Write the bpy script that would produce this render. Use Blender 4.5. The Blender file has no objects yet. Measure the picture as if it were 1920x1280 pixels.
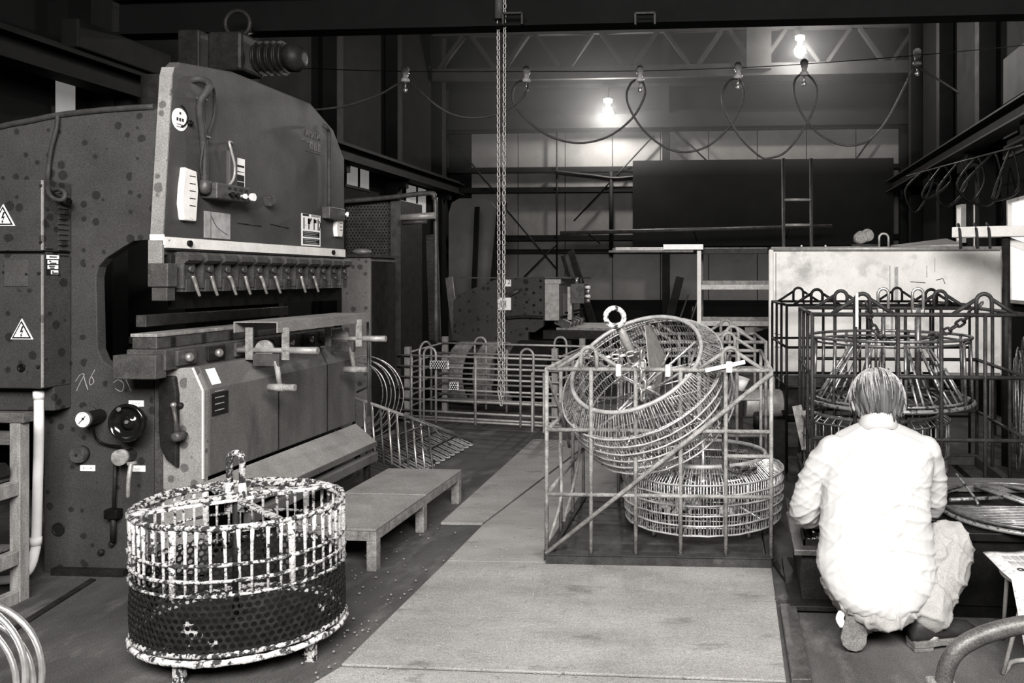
import bpy, bmesh, math, random
from mathutils import Vector, Matrix, noise, Quaternion
random.seed(7)
C = bpy.context.scene.collection
SC = bpy.context.scene

# ------------------------------------------------------------------ camera, world, lights, exposure
F_PX, EYE = 1500.0, 1.30
YAW = math.atan(0.07)
cam_d = bpy.data.cameras.new('camera')
cam_d.sensor_width = 36.0
cam_d.lens = F_PX / 1920 * 36.0
cam_d.shift_x = -(1275 - 960) / 1920
cam_d.shift_y = -(640 - 520) / 1920
cam_d.clip_start = 0.05
cam = bpy.data.objects.new('camera', cam_d)
cam.location = (0, 0, EYE)
cam.rotation_euler = (math.pi / 2, 0, YAW)
C.objects.link(cam)
SC.camera = cam

world = bpy.data.worlds.new('world')
SC.world = world
world.use_nodes = True
bg = world.node_tree.nodes['Background']
bg.inputs[0].default_value = (1, 0.98, 0.96, 1)
bg.inputs[1].default_value = 0.015

SC.view_settings.view_transform = 'Standard'
SC.view_settings.look = 'None'
SC.view_settings.gamma = 1.0
SC.view_settings.use_curve_mapping = False
SC.view_settings.exposure = 0.0


def area_light(name, loc, rot, sx, sy, power, spread=180):
    d = bpy.data.lights.new(name, 'AREA')
    d.shape = 'RECTANGLE'
    d.size, d.size_y, d.energy = sx, sy, power
    d.color = (1, 0.985, 0.965)
    d.spread = math.radians(spread)
    o = bpy.data.objects.new(name, d)
    o.location, o.rotation_euler = loc, rot
    C.objects.link(o)
    return o


# daylight entering through the wide open workshop door behind the camera
area_light('door_daylight', (0.35, -1.1, 3.5), (math.radians(52), 0, math.radians(2)), 4.6, 1.7, 1050)


# ------------------------------------------------------------------ pixel -> world point on a chosen plane
S_, C_ = math.sin(YAW), math.cos(YAW)


def P(u, v, X=None, Y=None, Z=None, d=None):
    a, b = (u - 1275) / F_PX, (520 - v) / F_PX
    r = Vector((-S_ + a * C_, C_ + a * S_, b))
    if d is None:
        d = X / r.x if X is not None else Y / r.y if Y is not None else (Z - EYE) / r.z
    return Vector((r.x * d, r.y * d, r.z * d + EYE))


# ------------------------------------------------------------------ materials
MATS = {}


def mat(name, g=0.2, rough=0.6, metal=0.0, var=0.25, scale=5.0, g2=None, thr=(0.5, 0.6), scale2=9.0,
        speck=0.0, bump=0.0, bscale=60.0, spots=False, emit=0.0, stretch=None, det=5.0, rvar=0.1, spec=None):
    m = bpy.data.materials.new(name)
    m.use_nodes = True
    nt = m.node_tree
    n, l = nt.nodes, nt.links
    b = n['Principled BSDF']
    b.inputs['Roughness'].default_value = rough
    b.inputs['Metallic'].default_value = metal
    b.inputs['Specular IOR Level'].default_value = (.12 if rough > .3 else .5) if spec is None else spec
    geo = n.new('ShaderNodeNewGeometry')
    vec = geo.outputs['Position']
    if stretch:
        mp = n.new('ShaderNodeMapping')
        mp.inputs['Scale'].default_value = stretch
        l.new(vec, mp.inputs['Vector'])
        vec2 = mp.outputs['Vector']
    else:
        vec2 = vec

    def tex(sc, d, v):
        t = n.new('ShaderNodeTexNoise')
        t.inputs['Scale'].default_value = sc
        t.inputs['Detail'].default_value = d
        t.inputs['Roughness'].default_value = 0.6
        l.new(v, t.inputs['Vector'])
        return t.outputs['Fac']

    def ramp(fac, p0, c0, p1, c1):
        r = n.new('ShaderNodeValToRGB')
        r.color_ramp.elements[0].position = p0
        r.color_ramp.elements[1].position = p1
        r.color_ramp.elements[0].color = (c0, c0 * .975, c0 * .95, 1)
        r.color_ramp.elements[1].color = (c1, c1 * .985, c1 * .97, 1)
        l.new(fac, r.inputs['Fac'])
        return r.outputs['Color']

    def mix(fac, a, bb, mode='MIX'):
        x = n.new('ShaderNodeMix')
        x.data_type = 'RGBA'
        x.blend_type = mode
        if isinstance(fac, float):
            x.inputs['Factor'].default_value = fac
        else:
            l.new(fac, x.inputs['Factor'])
        for k, s in ((6, a), (7, bb)):
            if isinstance(s, float):
                x.inputs[k].default_value = (s, s * .985, s * .97, 1)
            else:
                l.new(s, x.inputs[k])
        return x.outputs[2]

    col = ramp(tex(scale, det, vec2), 0.3, max(0.0, g * (1 - var)), 0.7, min(1.0, g * (1 + var)))
    if g2 is not None:
        f = ramp(tex(scale2, 8.0, vec2), thr[0], 0.0, thr[1], 1.0)
        col = mix(f, col, float(g2))
    if spots:
        vo = n.new('ShaderNodeTexVoronoi')
        vo.inputs['Scale'].default_value = 19.0
        wob = n.new('ShaderNodeVectorMath')
        wob.operation = 'ADD'
        nz = n.new('ShaderNodeTexNoise')
        nz.inputs['Scale'].default_value = 14.0
        l.new(vec, nz.inputs['Vector'])
        sc_ = n.new('ShaderNodeVectorMath')
        sc_.operation = 'SCALE'
        sc_.inputs['Scale'].default_value = 0.012
        l.new(nz.outputs['Color'], sc_.inputs[0])
        l.new(vec, wob.inputs[0])
        l.new(sc_.outputs[0], wob.inputs[1])
        l.new(wob.outputs[0], vo.inputs['Vector'])
        sep = n.new('ShaderNodeSeparateColor')
        l.new(vo.outputs['Color'], sep.inputs[0])
        gt = n.new('ShaderNodeMath')
        gt.operation = 'MULTIPLY_ADD'
        gt.inputs[1].default_value = 0.66
        gt.inputs[2].default_value = -0.19
        l.new(sep.outputs[0], gt.inputs[0])
        sb = n.new('ShaderNodeMath')
        sb.operation = 'SUBTRACT'
        l.new(gt.outputs[0], sb.inputs[0])
        l.new(vo.outputs['Distance'], sb.inputs[1])
        f = ramp(sb.outputs[0], 0.0, 0.0, 0.08, 0.7)
        col = mix(f, col, float(g * 0.22))
    if speck:
        f = ramp(tex(240.0, 2.0, vec), 0.35, 1 - speck, 0.65, 1 + speck)
        col = mix(1.0, col, f, 'MULTIPLY')
    l.new(col, b.inputs['Base Color'])
    if rvar:
        rr = n.new('ShaderNodeMapRange')
        rr.inputs['To Min'].default_value = max(.03, rough - rvar)
        rr.inputs['To Max'].default_value = min(1, rough + rvar)
        l.new(tex(scale * 2.3, 4.0, vec), rr.inputs['Value'])
        l.new(rr.outputs[0], b.inputs['Roughness'])
    if bump:
        bp = n.new('ShaderNodeBump')
        bp.inputs['Strength'].default_value = bump
        bp.inputs['Distance'].default_value = 0.01
        l.new(tex(bscale, 4.0, vec2), bp.inputs['Height'])
        l.new(bp.outputs[0], b.inputs['Normal'])
    if emit:
        b.inputs['Emission Color'].default_value = (1, .985, .96, 1)
        b.inputs['Emission Strength'].default_value = emit
    MATS[name] = m
    return m


mat('concrete', 0.062, .8, var=.45, scale=2.2, speck=.35, bump=.35, bscale=40, g2=.12, thr=(.52, .72), scale2=6, stretch=(1, .5, 1))
mat('floor_plate', 0.22, .62, var=.22, scale=3.0, speck=.28, bump=.25, bscale=45, g2=.10, thr=(.60, .72), scale2=5, stretch=(.7, 1.5, 1))
mat('press_paint', 0.04, .5, var=.2, scale=4, speck=.3, spots=True, bump=.06)
mat('press_face', 0.055, .5, var=.2, scale=5, speck=.32, bump=.08, g2=.042, thr=(.5, .7), scale2=3)
mat('press_light', 0.2, .5, var=.2, scale=5, speck=.3, spots=True)
mat('bed_paint', 0.1, .42, var=.3, scale=2.4, speck=.28, bump=.06, stretch=(1, 1.5, .5), g2=.045, thr=(.55, .75), scale2=3)
mat('white_paint', .72, .5, var=.12, scale=9, speck=.1, g2=.2, thr=(.66, .72), scale2=28)
mat('sign_white', .85, .5, var=.06, scale=20, rvar=0)
mat('sign_grey', .3, .6, var=.25, scale=30, rvar=0)
mat('sign_black', .012, .5, var=.1, rvar=0)
mat('iron_dark', 0.018, .5, .3, var=.4, scale=14, speck=.3, bump=.15)
mat('iron', 0.075, .45, .4, var=.35, scale=18, speck=.3, bump=.12)
mat('iron_cage', .028, .5, .2, var=.4, scale=20, speck=.3, bump=.2, bscale=120)
mat('iron_rust', 0.21, .65, .1, var=.45, scale=20, speck=.3, bump=.3, bscale=120, g2=.36, thr=(.6, .75), scale2=14)
mat('iron_black', 0.006, .45, .2, var=.4, scale=20, speck=.3)
mat('steel', .45, .32, .8, var=.25, scale=14, speck=.15)
mat('steel_bright', .72, .24, .85, var=.2, scale=16)
mat('wire_bright', .6, .34, .8, var=.45, scale=40, g2=.1, thr=(.52, .62), scale2=55)
mat('wire_dull', 0.26, .4, .5, var=.5, scale=40, g2=.04, thr=(.5, .6), scale2=40)
mat('wire_dark', .13, .35, .6, var=.5, scale=30, g2=.42, thr=(.62, .7), scale2=30)
mat('galvanised', .3, .5, .35, var=.25, scale=25, speck=.2)
mat('crust', .5, .7, 0, var=.35, scale=60, g2=.025, thr=(.46, .53), scale2=60, bump=.8, bscale=110)
mat('crust_bar', .52, .7, 0, var=.35, scale=60, g2=.03, thr=(.54, .6), scale2=38, bump=.8, bscale=110)
mat('crust_light', .55, .7, 0, var=.35, scale=60, g2=.03, thr=(.50, .58), scale2=45, bump=.9, bscale=90)
mat('crust_dark', .016, .5, .2, var=.5, scale=30, g2=.4, thr=(.655, .675), scale2=9, bump=.5, bscale=90)
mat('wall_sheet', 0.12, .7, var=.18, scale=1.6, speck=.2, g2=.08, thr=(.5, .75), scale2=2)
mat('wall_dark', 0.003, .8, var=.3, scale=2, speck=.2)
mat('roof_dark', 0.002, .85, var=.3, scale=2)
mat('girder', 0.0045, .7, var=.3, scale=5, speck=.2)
mat('rail_paint', 0.02, .55, var=.25, scale=6, speck=.2)
mat('board_dark', 0.004, .75, var=.3, scale=3, speck=.2)
mat('board_white', 0.62, .55, var=.12, scale=4, speck=.12, g2=.36, thr=(.52, .68), scale2=4.5)
mat('frame_white', .62, .45, var=.1, scale=12, speck=.08)
mat('wood', 0.08, .75, var=.4, scale=8, speck=.25, stretch=(1, 6, 6), bump=.2)
mat('wood_light', 0.2, .75, var=.35, scale=8, speck=.3, stretch=(5, 5, 1), bump=.2)
mat('pallet', 0.032, .7, var=.5, scale=9, speck=.3, g2=.1, thr=(.62, .75), scale2=8)
mat('pipe_white', .72, .4, var=.1, scale=12, g2=.25, thr=(.7, .74), scale2=40)
mat('rubber', .02, .55, var=.3, scale=10, rvar=0)
mat('hose', 0.035, .55, var=.3, scale=20, speck=.2)
mat('black_gloss', .006, .12, var=.2, rvar=.04)
mat('platform_top', 0.19, .62, var=.2, scale=6, speck=.33, bump=.12)
mat('brand', .1, .5, var=.5, scale=60, speck=.3)
mat('rod_pale', 0.32, .45, .2, var=.3, scale=30)
mat('chalk', .25, .9, var=.3, scale=60, rvar=0)
mat('shirt', 0.36, .85, var=.03, scale=8, rvar=0, bump=.12, bscale=300)
mat('trousers', 0.25, .9, var=.14, scale=9, rvar=0, bump=.15, bscale=200, speck=.12)
mat('skin', .5, .6, var=.1, scale=20, rvar=0)
mat('hair', 0.06, .5, var=.85, scale=34, stretch=(1, 1, .1), rvar=0, det=6)
mat('hair_light', 0.3, .45, var=.5, scale=60, rvar=0)
mat('shoe', .02, .45, var=.3, scale=30, rvar=0)
mat('sole', 0.11, .7, var=.3, scale=30, speck=.3)
mat('sock', .85, .8, var=.05, rvar=0)
mat('newspaper', .5, .85, var=.2, scale=40, g2=.25, thr=(.56, .64), scale2=70, rvar=0)
mat('window_left', .25, .6, emit=.16, rvar=0)
mat('window_right', .6, .6, emit=1.3, rvar=0)
mat('bulb_on', 1, .3, emit=90, rvar=0)
mat('glass_ball', 0.75, .08, 0, var=.1, rvar=0)
mat('porcelain', .6, .25, var=.1, rvar=0)


def tint_glass():
    m = MATS['glass_ball']
    m.node_tree.nodes['Principled BSDF'].inputs['Transmission Weight'].default_value = .15


tint_glass()


# ------------------------------------------------------------------ mesh builder
class MB:
    def __init__(s):
        s.v, s.f, s.sm = [], [], []

    def add(s, vs, fs, smooth=False):
        o = len(s.v)
        s.v += [tuple(x) for x in vs]
        s.f += [tuple(i + o for i in f) for f in fs]
        s.sm += [smooth] * len(fs)
        return s

    def box(s, c, size, rot=None):
        c = Vector(c)
        h = Vector(size) / 2
        R = rot if rot is not None else Matrix.Identity(3)
        vs = [c + R @ Vector((h.x * a, h.y * b, h.z * d)) for a in (-1, 1) for b in (-1, 1) for d in (-1, 1)]
        return s.add(vs, [(0, 1, 3, 2), (4, 6, 7, 5), (0, 4, 5, 1), (2, 3, 7, 6), (0, 2, 6, 4), (1, 5, 7, 3)])

    def bx(s, x0, x1, y0, y1, z0, z1):
        return s.box(((x0 + x1) / 2, (y0 + y1) / 2, (z0 + z1) / 2), (abs(x1 - x0), abs(y1 - y0), abs(z1 - z0)))

    def rect(s, p0, p1, w, h, up=(0, 0, 1)):
        p0, p1 = Vector(p0), Vector(p1)
        t = (p1 - p0).normalized()
        up = Vector(up)
        if abs(t.dot(up)) > .98:
            up = Vector((0, 1, 0))
        a = t.cross(up).normalized()
        b = a.cross(t)
        R = Matrix((a, t, b)).transposed()
        return s.box((p0 + p1) / 2, (w, (p1 - p0).length, h), R)

    def tube(s, pts, r, n=8, closed=False, caps=True):
        pts = [Vector(p) for p in pts]
        m = len(pts)
        rs = r if isinstance(r, (list, tuple)) else [r] * m
        T = []
        for i in range(m):
            a = pts[(i - 1) % m] if (closed or i > 0) else pts[i]
            b = pts[(i + 1) % m] if (closed or i < m - 1) else pts[i]
            T.append((b - a).normalized())
        up = Vector((0, 0, 1)) if abs(T[0].z) < .9 else Vector((1, 0, 0))
        nrm = (up - T[0] * up.dot(T[0])).normalized()
        vs, fs = [], []
        for i in range(m):
            if i:
                q = T[i - 1].rotation_difference(T[i])
                nrm = q @ nrm
                nrm = (nrm - T[i] * nrm.dot(T[i])).normalized()
            bi = T[i].cross(nrm)
            for k in range(n):
                a = 2 * math.pi * k / n
                vs.append(pts[i] + (nrm * math.cos(a) + bi * math.sin(a)) * rs[i])
        for i in range(m if closed else m - 1):
            j = (i + 1) % m
            for k in range(n):
                k2 = (k + 1) % n
                fs.append((i * n + k, i * n + k2, j * n + k2, j * n + k))
        s.add(vs, fs, True)
        if caps and not closed:
            o = len(s.v) - len(vs)
            s.f += [tuple(o + k for k in range(n))[::-1], tuple(o + (m - 1) * n + k for k in range(n))]
            s.sm += [False, False]
        return s

    def bar(s, p0, p1, r, n=8, r2=None):
        return s.tube([p0, p1], [r, r if r2 is None else r2], n)

    def ring(s, c, nrm, R, r, n=40, m=8, ry=None, a0=0, a1=None):
        c, q = Vector(c), Vector((0, 0, 1)).rotation_difference(Vector(nrm).normalized())
        ry = R if ry is None else ry
        full = a1 is None
        k = n if full else n + 1
        pts = [c + q @ Vector((R * math.cos(t), ry * math.sin(t), 0)) for t in
               [(a0 + ((2 * math.pi if full else a1 - a0) * i / n)) for i in range(k)]]
        return s.tube(pts, r, m, closed=full)

    def prism(s, poly, axis, lo, hi):
        ax = 'xyz'.index(axis)
        o = [i for i in range(3) if i != ax]

        def mk(p, w):
            q = [0, 0, 0]
            q[o[0]], q[o[1]], q[ax] = p[0], p[1], w
            return q
        n = len(poly)
        vs = [mk(p, lo) for p in poly] + [mk(p, hi) for p in poly]
        fs = [tuple(range(n))[::-1], tuple(range(n, 2 * n))] + [(i, (i + 1) % n, n + (i + 1) % n, n + i) for i in range(n)]
        return s.add(vs, fs)

    def lathe(s, prof, c=(0, 0, 0), axis=(0, 0, 1), n=24, smooth=True):
        q = Vector((0, 0, 1)).rotation_difference(Vector(axis).normalized())
        c = Vector(c)
        vs, fs = [], []
        m = len(prof)
        for r, z in prof:
            for k in range(n):
                a = 2 * math.pi * k / n
                vs.append(c + q @ Vector((max(r, 1e-5) * math.cos(a), max(r, 1e-5) * math.sin(a), z)))
        for i in range(m - 1):
            for k in range(n):
                k2 = (k + 1) % n
                fs.append((i * n + k, i * n + k2, (i + 1) * n + k2, (i + 1) * n + k))
        s.add(vs, fs, smooth)
        o = len(s.v) - len(vs)
        s.f += [tuple(o + k for k in range(n))[::-1], tuple(o + (m - 1) * n + k for k in range(n))]
        s.sm += [False, False]
        return s

    def cyl(s, p0, p1, r, n=20):
        return s.bar(p0, p1, r, n)

    def ball(s, c, r, sc=(1, 1, 1), n=14, m=9, rot=None):
        c = Vector(c)
        vs, fs = [], []
        for i in range(m + 1):
            t = math.pi * i / m
            for k in range(n):
                a = 2 * math.pi * k / n
                p = Vector((r * sc[0] * math.sin(t) * math.cos(a), r * sc[1] * math.sin(t) * math.sin(a), r * sc[2] * math.cos(t)))
                vs.append(c + (rot @ p if rot is not None else p))
        for i in range(m):
            for k in range(n):
                k2 = (k + 1) % n
                fs.append((i * n + k, (i + 1) * n + k, (i + 1) * n + k2, i * n + k2))
        return s.add(vs, fs, True)

    def quad(s, a, b, c, d):
        return s.add([a, b, c, d], [(0, 1, 2, 3)])

    def slab(s, pts, t):
        """polygon of 3D points given a thickness along its normal (downwards from the given face)"""
        pts = [Vector(p) for p in pts]
        nr = (pts[1] - pts[0]).cross(pts[2] - pts[0]).normalized() * t
        n = len(pts)
        vs = pts + [p - nr for p in pts]
        fs = [tuple(range(n)), tuple(range(n, 2 * n))[::-1]] + [(i, n + i, n + (i + 1) % n, (i + 1) % n) for i in range(n)]
        return s.add(vs, fs)

    def mesh(s, name, m):
        me = bpy.data.meshes.new(name)
        me.from_pydata(s.v, [], s.f)
        me.polygons.foreach_set('use_smooth', s.sm)
        bm = bmesh.new()
        bm.from_mesh(me)
        bmesh.ops.recalc_face_normals(bm, faces=bm.faces)
        bm.to_mesh(me)
        bm.free()
        me.materials.append(MATS[m])
        return me

    def build(s, name, m, parent=None, bevel=0.0, kind=None, label=None):
        o = link(name, s.mesh(name, m), parent)
        if bevel:
            b = o.modifiers.new('bevel', 'BEVEL')
            b.width, b.segments, b.limit_method, b.angle_limit = bevel, 2, 'ANGLE', math.radians(40)
            b.harden_normals = False
        if kind:
            o['kind'] = kind
        if label:
            o['label'] = label
        return o


def world_of(o):
    m = Matrix.Identity(4)
    while o is not None:
        m = o.matrix_parent_inverse @ o.matrix_basis if o.parent is None else o.matrix_parent_inverse @ o.matrix_basis
        return (world_of(o.parent) @ m) if o.parent else o.matrix_basis.copy()
    return m


def link(name, data, parent=None, M=None):
    """mesh given in world coordinates, kept there under its parent"""
    o = bpy.data.objects.new(name, data)
    C.objects.link(o)
    if M is not None:
        o.matrix_basis = M
    if parent is not None:
        o.parent = parent
        o.matrix_parent_inverse = world_of(parent).inverted()
    return o


def thing(name, label, cat, loc=(0, 0, 0), group=None, kind=None):
    o = bpy.data.objects.new(name, None)
    o.empty_display_size = .1
    C.objects.link(o)
    o.location = loc
    return tag(o, label, cat, group, kind)


def tag(o, label=None, cat=None, group=None, kind=None):
    if label:
        o['label'] = label
    if cat:
        o['category'] = cat
    if group:
        o['group'] = group
    if kind:
        o['kind'] = kind
    return o


def smooth(pts, k=6, closed=False):
    pts = [Vector(p) for p in pts]
    n = len(pts)
    out = []
    for i in range(n if closed else n - 1):
        p0 = pts[(i - 1) % n] if closed or i > 0 else pts[0]
        p1, p2 = pts[i], pts[(i + 1) % n]
        p3 = pts[(i + 2) % n] if closed or i < n - 2 else pts[-1]
        for j in range(k):
            t = j / k
            out.append(.5 * ((2 * p1) + (p2 - p0) * t + (2 * p0 - 5 * p1 + 4 * p2 - p3) * t * t + (3 * p1 - p0 - 3 * p2 + p3) * t ** 3))
    if not closed:
        out.append(pts[-1])
    return out


def frame(o, x, y):
    """4x4 with given origin, local x and y axes"""
    x, y = Vector(x).normalized(), Vector(y).normalized()
    z = x.cross(y).normalized()
    y = z.cross(x)
    M = Matrix((x, y, z)).transposed().to_4x4()
    M.translation = Vector(o)
    return M


def text(body, size, M, m, parent, name='lettering', thick=.0006, align='CENTER', label=None, sx=1.0):
    cu = bpy.data.curves.new('lettering', 'FONT')
    cu.body, cu.size, cu.extrude = body, size, thick
    cu.align_x, cu.align_y = align, 'CENTER'
    cu.resolution_u = 3
    t = bpy.data.objects.new('tmp', cu)
    me = bpy.data.meshes.new_from_object(t)
    bpy.data.objects.remove(t)
    me.materials.clear()
    me.materials.append(MATS[m])
    if sx != 1.0:
        me.transform(Matrix.Diagonal((sx, 1, 1, 1)))
    o = link(name, me, parent, M)
    if parent is not None:
        o.matrix_parent_inverse = world_of(parent).inverted()
    if label:
        o['label'] = label
    return o


def ucurve(p0, p1, up, h, k=10):
    """inverted U from p0 up, over and down to p1 (half-circle top)"""
    p0, p1, up = Vector(p0), Vector(p1), Vector(up).normalized()
    r = (p1 - p0).length / 2
    x = (p1 - p0).normalized()
    c = (p0 + p1) / 2 + up * (h - r)
    pts = [p0]
    for i in range(k + 1):
        a = math.pi - math.pi * i / k
        pts.append(c + x * r * math.cos(a) + up * r * math.sin(a))
    return pts + [p1]


LINKM = {}


def chain(pts, pitch, wire, m, parent, name='chain_link'):
    """links along a polyline, each link a part sharing one mesh"""
    key = (pitch, wire, m)
    if key not in LINKM:
        L, W = pitch * 1.0 + wire * 1.2, pitch * .62
        b = MB()
        pp = []
        for i in range(6):
            a = math.pi * i / 5
            pp.append((W / 2 * math.cos(a), 0, (L - W) / 2 + W / 2 * math.sin(a)))
        for i in range(6):
            a = math.pi + math.pi * i / 5
            pp.append((W / 2 * math.cos(a), 0, -(L - W) / 2 + W / 2 * math.sin(a)))
        b.tube(pp, wire, 5, closed=True)
        LINKM[key] = b.mesh('chain_link', m)
    pts = [Vector(p) for p in pts]
    seg = [(pts[i + 1] - pts[i]).length for i in range(len(pts) - 1)]
    tot = sum(seg)
    k = 0
    s = pitch * .5
    while s < tot:
        t, i = s, 0
        while i < len(seg) - 1 and t > seg[i]:
            t -= seg[i]
            i += 1
        d = (pts[i + 1] - pts[i]).normalized()
        p = pts[i] + d * t
        q = Vector((0, 0, 1)).rotation_difference(d)
        M = Matrix.Translation(p) @ (q.to_matrix().to_4x4()) @ Matrix.Rotation(.35 + (k % 2) * math.pi / 2, 4, 'Z')
        link(name, LINKM[key], parent, M)
        s += pitch
        k += 1

# ================================================================== the setting
XL, XR, YB, YF, ZR = -4.3, 2.47, 11.75, -1.3, 5.3
floor = MB().bx(XL - .2, XR + .2, YF, YB + .2, -.12, 0).build('floor', 'concrete')
floor['kind'] = 'structure'


def plate(pts, t, name='floor_plate', m='floor_plate'):
    return MB().slab([(p.x, p.y, t) for p in pts], t - .0005).build(name, m, floor, bevel=.003)


def fl(u, v):
    return P(u, v, Z=0)


# steel plates laid on the concrete, seen with their joints and lifted edges
plate([fl(640, 1250), fl(1474, 1281), fl(1446, 1064), fl(838, 1055)], .010)
plate([fl(838, 1054), fl(1446, 1063), fl(1436, 985), fl(1392, 830), fl(1110, 830), fl(905, 986)], .008)
plate([fl(826, 984), fl(904, 985), fl(1108, 829), fl(1000, 826)], .014)
plate([fl(560, 1300), fl(1530, 1420), fl(1478, 1284), fl(638, 1253)], .007)
plate([fl(1462, 1145), fl(1484, 1290), fl(1522, 1290), fl(1492, 1145)], .03, 'floor_channel', 'iron')
# joint strip of the old floor on the left
MB().slab([(p.x, p.y, .006) for p in (fl(20, 1180), fl(26, 1186), fl(180, 1088), fl(170, 1086))], .005).build('floor_strip', 'iron_dark', floor)

# ---- back wall
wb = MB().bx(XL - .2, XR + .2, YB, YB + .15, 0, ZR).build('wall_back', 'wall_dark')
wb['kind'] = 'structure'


def back(u, v, y=YB):
    return P(u, v, Y=y)


xs = [XL + .35 + i * .71 for i in range(10)]
zr = [(back(1200, 562).z, back(1200, 452).z), (back(1200, 441).z, back(1200, 360).z),
      (back(1200, 352).z, back(1200, 322).z), (back(1200, 313).z, back(1200, 247).z), (back(1200, 241).z, back(1200, 226).z)]
for z0, z1 in zr:
    for i in range(9):
        MB().bx(xs[i] + .006, xs[i + 1] - .006, YB - .03, YB - .001, z0, z1).build('wall_panel', 'wall_sheet', wb)
for v0, v1, dp in ((226, 210, .12), (248, 241, .10), (323, 313, .10), (361, 351, .12), (451, 441, .12), (475, 467, .10)):
    z0, z1 = back(1200, v0).z, back(1200, v1).z
    b = MB().bx(XL, XR, YB - dp, YB - .03, z0, z1)
    b.bx(XL, XR, YB - dp - .02, YB - dp, z0, z0 + .02)
    b.build('girt', 'girder', wb)
for u in (832, 1250, 1690):
    x = back(u, 300).x
    b = MB().bx(x - .05, x + .05, YB - .17, YB - .16, 0, ZR)
    b.bx(x - .05, x + .05, YB - .06, YB - .05, 0, ZR)
    b.bx(x - .008, x + .008, YB - .16, YB - .06, 0, ZR)
    b.build('column', 'girder', wb)
for a, c in (((848, 262), (928, 360)), ((951, 395), (1043, 503)), ((1226, 254), (1076, 414)), ((1043, 457), (975, 527)),
             ((1262, 240), (1330, 306)), ((1560, 360), (1640, 250))):
    MB().bar(back(*a, YB - .14), back(*c, YB - .14), .011, 6).build('brace_rod', 'iron_black', wb)
MB().bar(back(1044, 205, YB - .13), back(1044, 560, YB - .13), .012, 6).build('conduit', 'iron_black', wb)
MB().tube(smooth([back(1040, 321, YB - .16), back(1110, 329, YB - .16), back(1150, 334, YB - .16), back(1192, 331, YB - .16)]), .022, 6).build('conduit', 'iron_dark', wb)
MB().bar(back(1146, 322, YB - .15), back(1146, 480, YB - .15), .03, 6).build('conduit', 'girder', wb)
# big dark sheet hung on the wall right of the middle column
b = MB().bx(back(1190, 400).x, back(1670, 400).x, YB - .22, YB - .19, back(1200, 462).z, back(1200, 305).z)
tag(b.build('steel_sheet', 'board_dark'), 'huge dark sheet hung flat on the back wall behind the ladder', 'sheet')
# upper wall beam near the lamp
b = MB().bx(XL, XR, YB - .3, YB - .1, back(1400, 243).z, back(1400, 218).z)
b.build('eave_beam', 'girder', wb)
b = MB().bx(XL, XR, YB - .32, YB - .1, back(1400, 163).z, back(1400, 147).z)
b.build('eave_beam', 'girder', wb)

# ---- side walls
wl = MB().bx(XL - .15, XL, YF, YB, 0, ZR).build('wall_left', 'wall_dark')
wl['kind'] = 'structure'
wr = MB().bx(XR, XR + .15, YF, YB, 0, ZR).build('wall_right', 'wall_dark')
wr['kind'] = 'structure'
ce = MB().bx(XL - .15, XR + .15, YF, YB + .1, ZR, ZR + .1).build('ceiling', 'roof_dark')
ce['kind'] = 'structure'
for i in range(7):
    y = 1.4 + i * 1.6
    b = MB().bx(XL, XR, y, y + .05, ZR - .14, ZR - .002)
    b.bx(XL, XR, y - .03, y + .08, ZR - .16, ZR - .14)
    b.build('purlin', 'girder', ce)
for i in range(8):
    for w, x0, x1 in ((wl, XL, XL + .16), (wr, XR - .16, XR)):
        y = (.55 if w is wl else .3) + i * 1.5
        b = MB().bx(x0, x1, y, y + .14, 0, ZR)
        b.build('column', 'girder', w, bevel=.006)


def window(n, x, y0, y1, z0, z1, m, fm, bars=1, fw=.05):
    sgn = 1 if x < 0 else -1
    o = MB().bx(x, x + sgn * .012, y0, y1, z0, z1).build('window_%d' % n, m)
    o['kind'] = 'structure'
    for a in ((y0 - .03, y0, z0 - .03, z1 + .03), (y1, y1 + .03, z0 - .03, z1 + .03)):
        MB().bx(x, x + sgn * fw, a[0], a[1], a[2], a[3]).build('window_frame', fm, o)
    for a in ((z0 - .03, z0), (z1, z1 + .03)):
        MB().bx(x, x + sgn * fw, y0, y1, a[0], a[1]).build('window_frame', fm, o)
    for i in range(bars):
        yy = y0 + (y1 - y0) * (i + 1) / (bars + 1)
        MB().bx(x + sgn * .013, x + sgn * .03, yy - .012, yy + .012, z0, z1).build('mullion', fm, o)
    return o


def lw(u, v):
    return P(u, v, X=XL)


k = 1
for u0, u1, v0, v1 in ((100, 138, 250, 138), (190, 330, 260, 136), (648, 690, 345, 306), (728, 746, 372, 330), (760, 797, 402, 345)):
    p, q = lw(u0, v0), lw(u1, v1)
    window(k, XL, p.y, q.y, p.z, lw(u0, v1).z, 'window_left', 'iron_black', 0 if k in (1, 4) else 1, .014)
    k += 1
for u0, u1, v0, v1 in ((1900, 2010, 570, 352), (1836, 1861, 470, 378), (1803, 1810, 450, 388)):
    p, q = P(u1, v0, X=XR), P(u0, v1, X=XR)
    window(k, XR, p.y, q.y, p.z, P(u1, v1, X=XR).z, 'window_right', 'frame_white', 0)
    k += 1
# lighter wall sheets between the right-hand columns, above the rail
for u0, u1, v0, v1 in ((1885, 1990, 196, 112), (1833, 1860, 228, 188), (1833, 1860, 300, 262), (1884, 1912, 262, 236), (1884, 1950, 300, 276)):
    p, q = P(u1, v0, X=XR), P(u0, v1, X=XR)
    MB().bx(XR - .02, XR, p.y, q.y, P(u0, v0, X=XR).z, P(u0, v1, X=XR).z).build('wall_panel', 'wall_sheet', wr)

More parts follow.
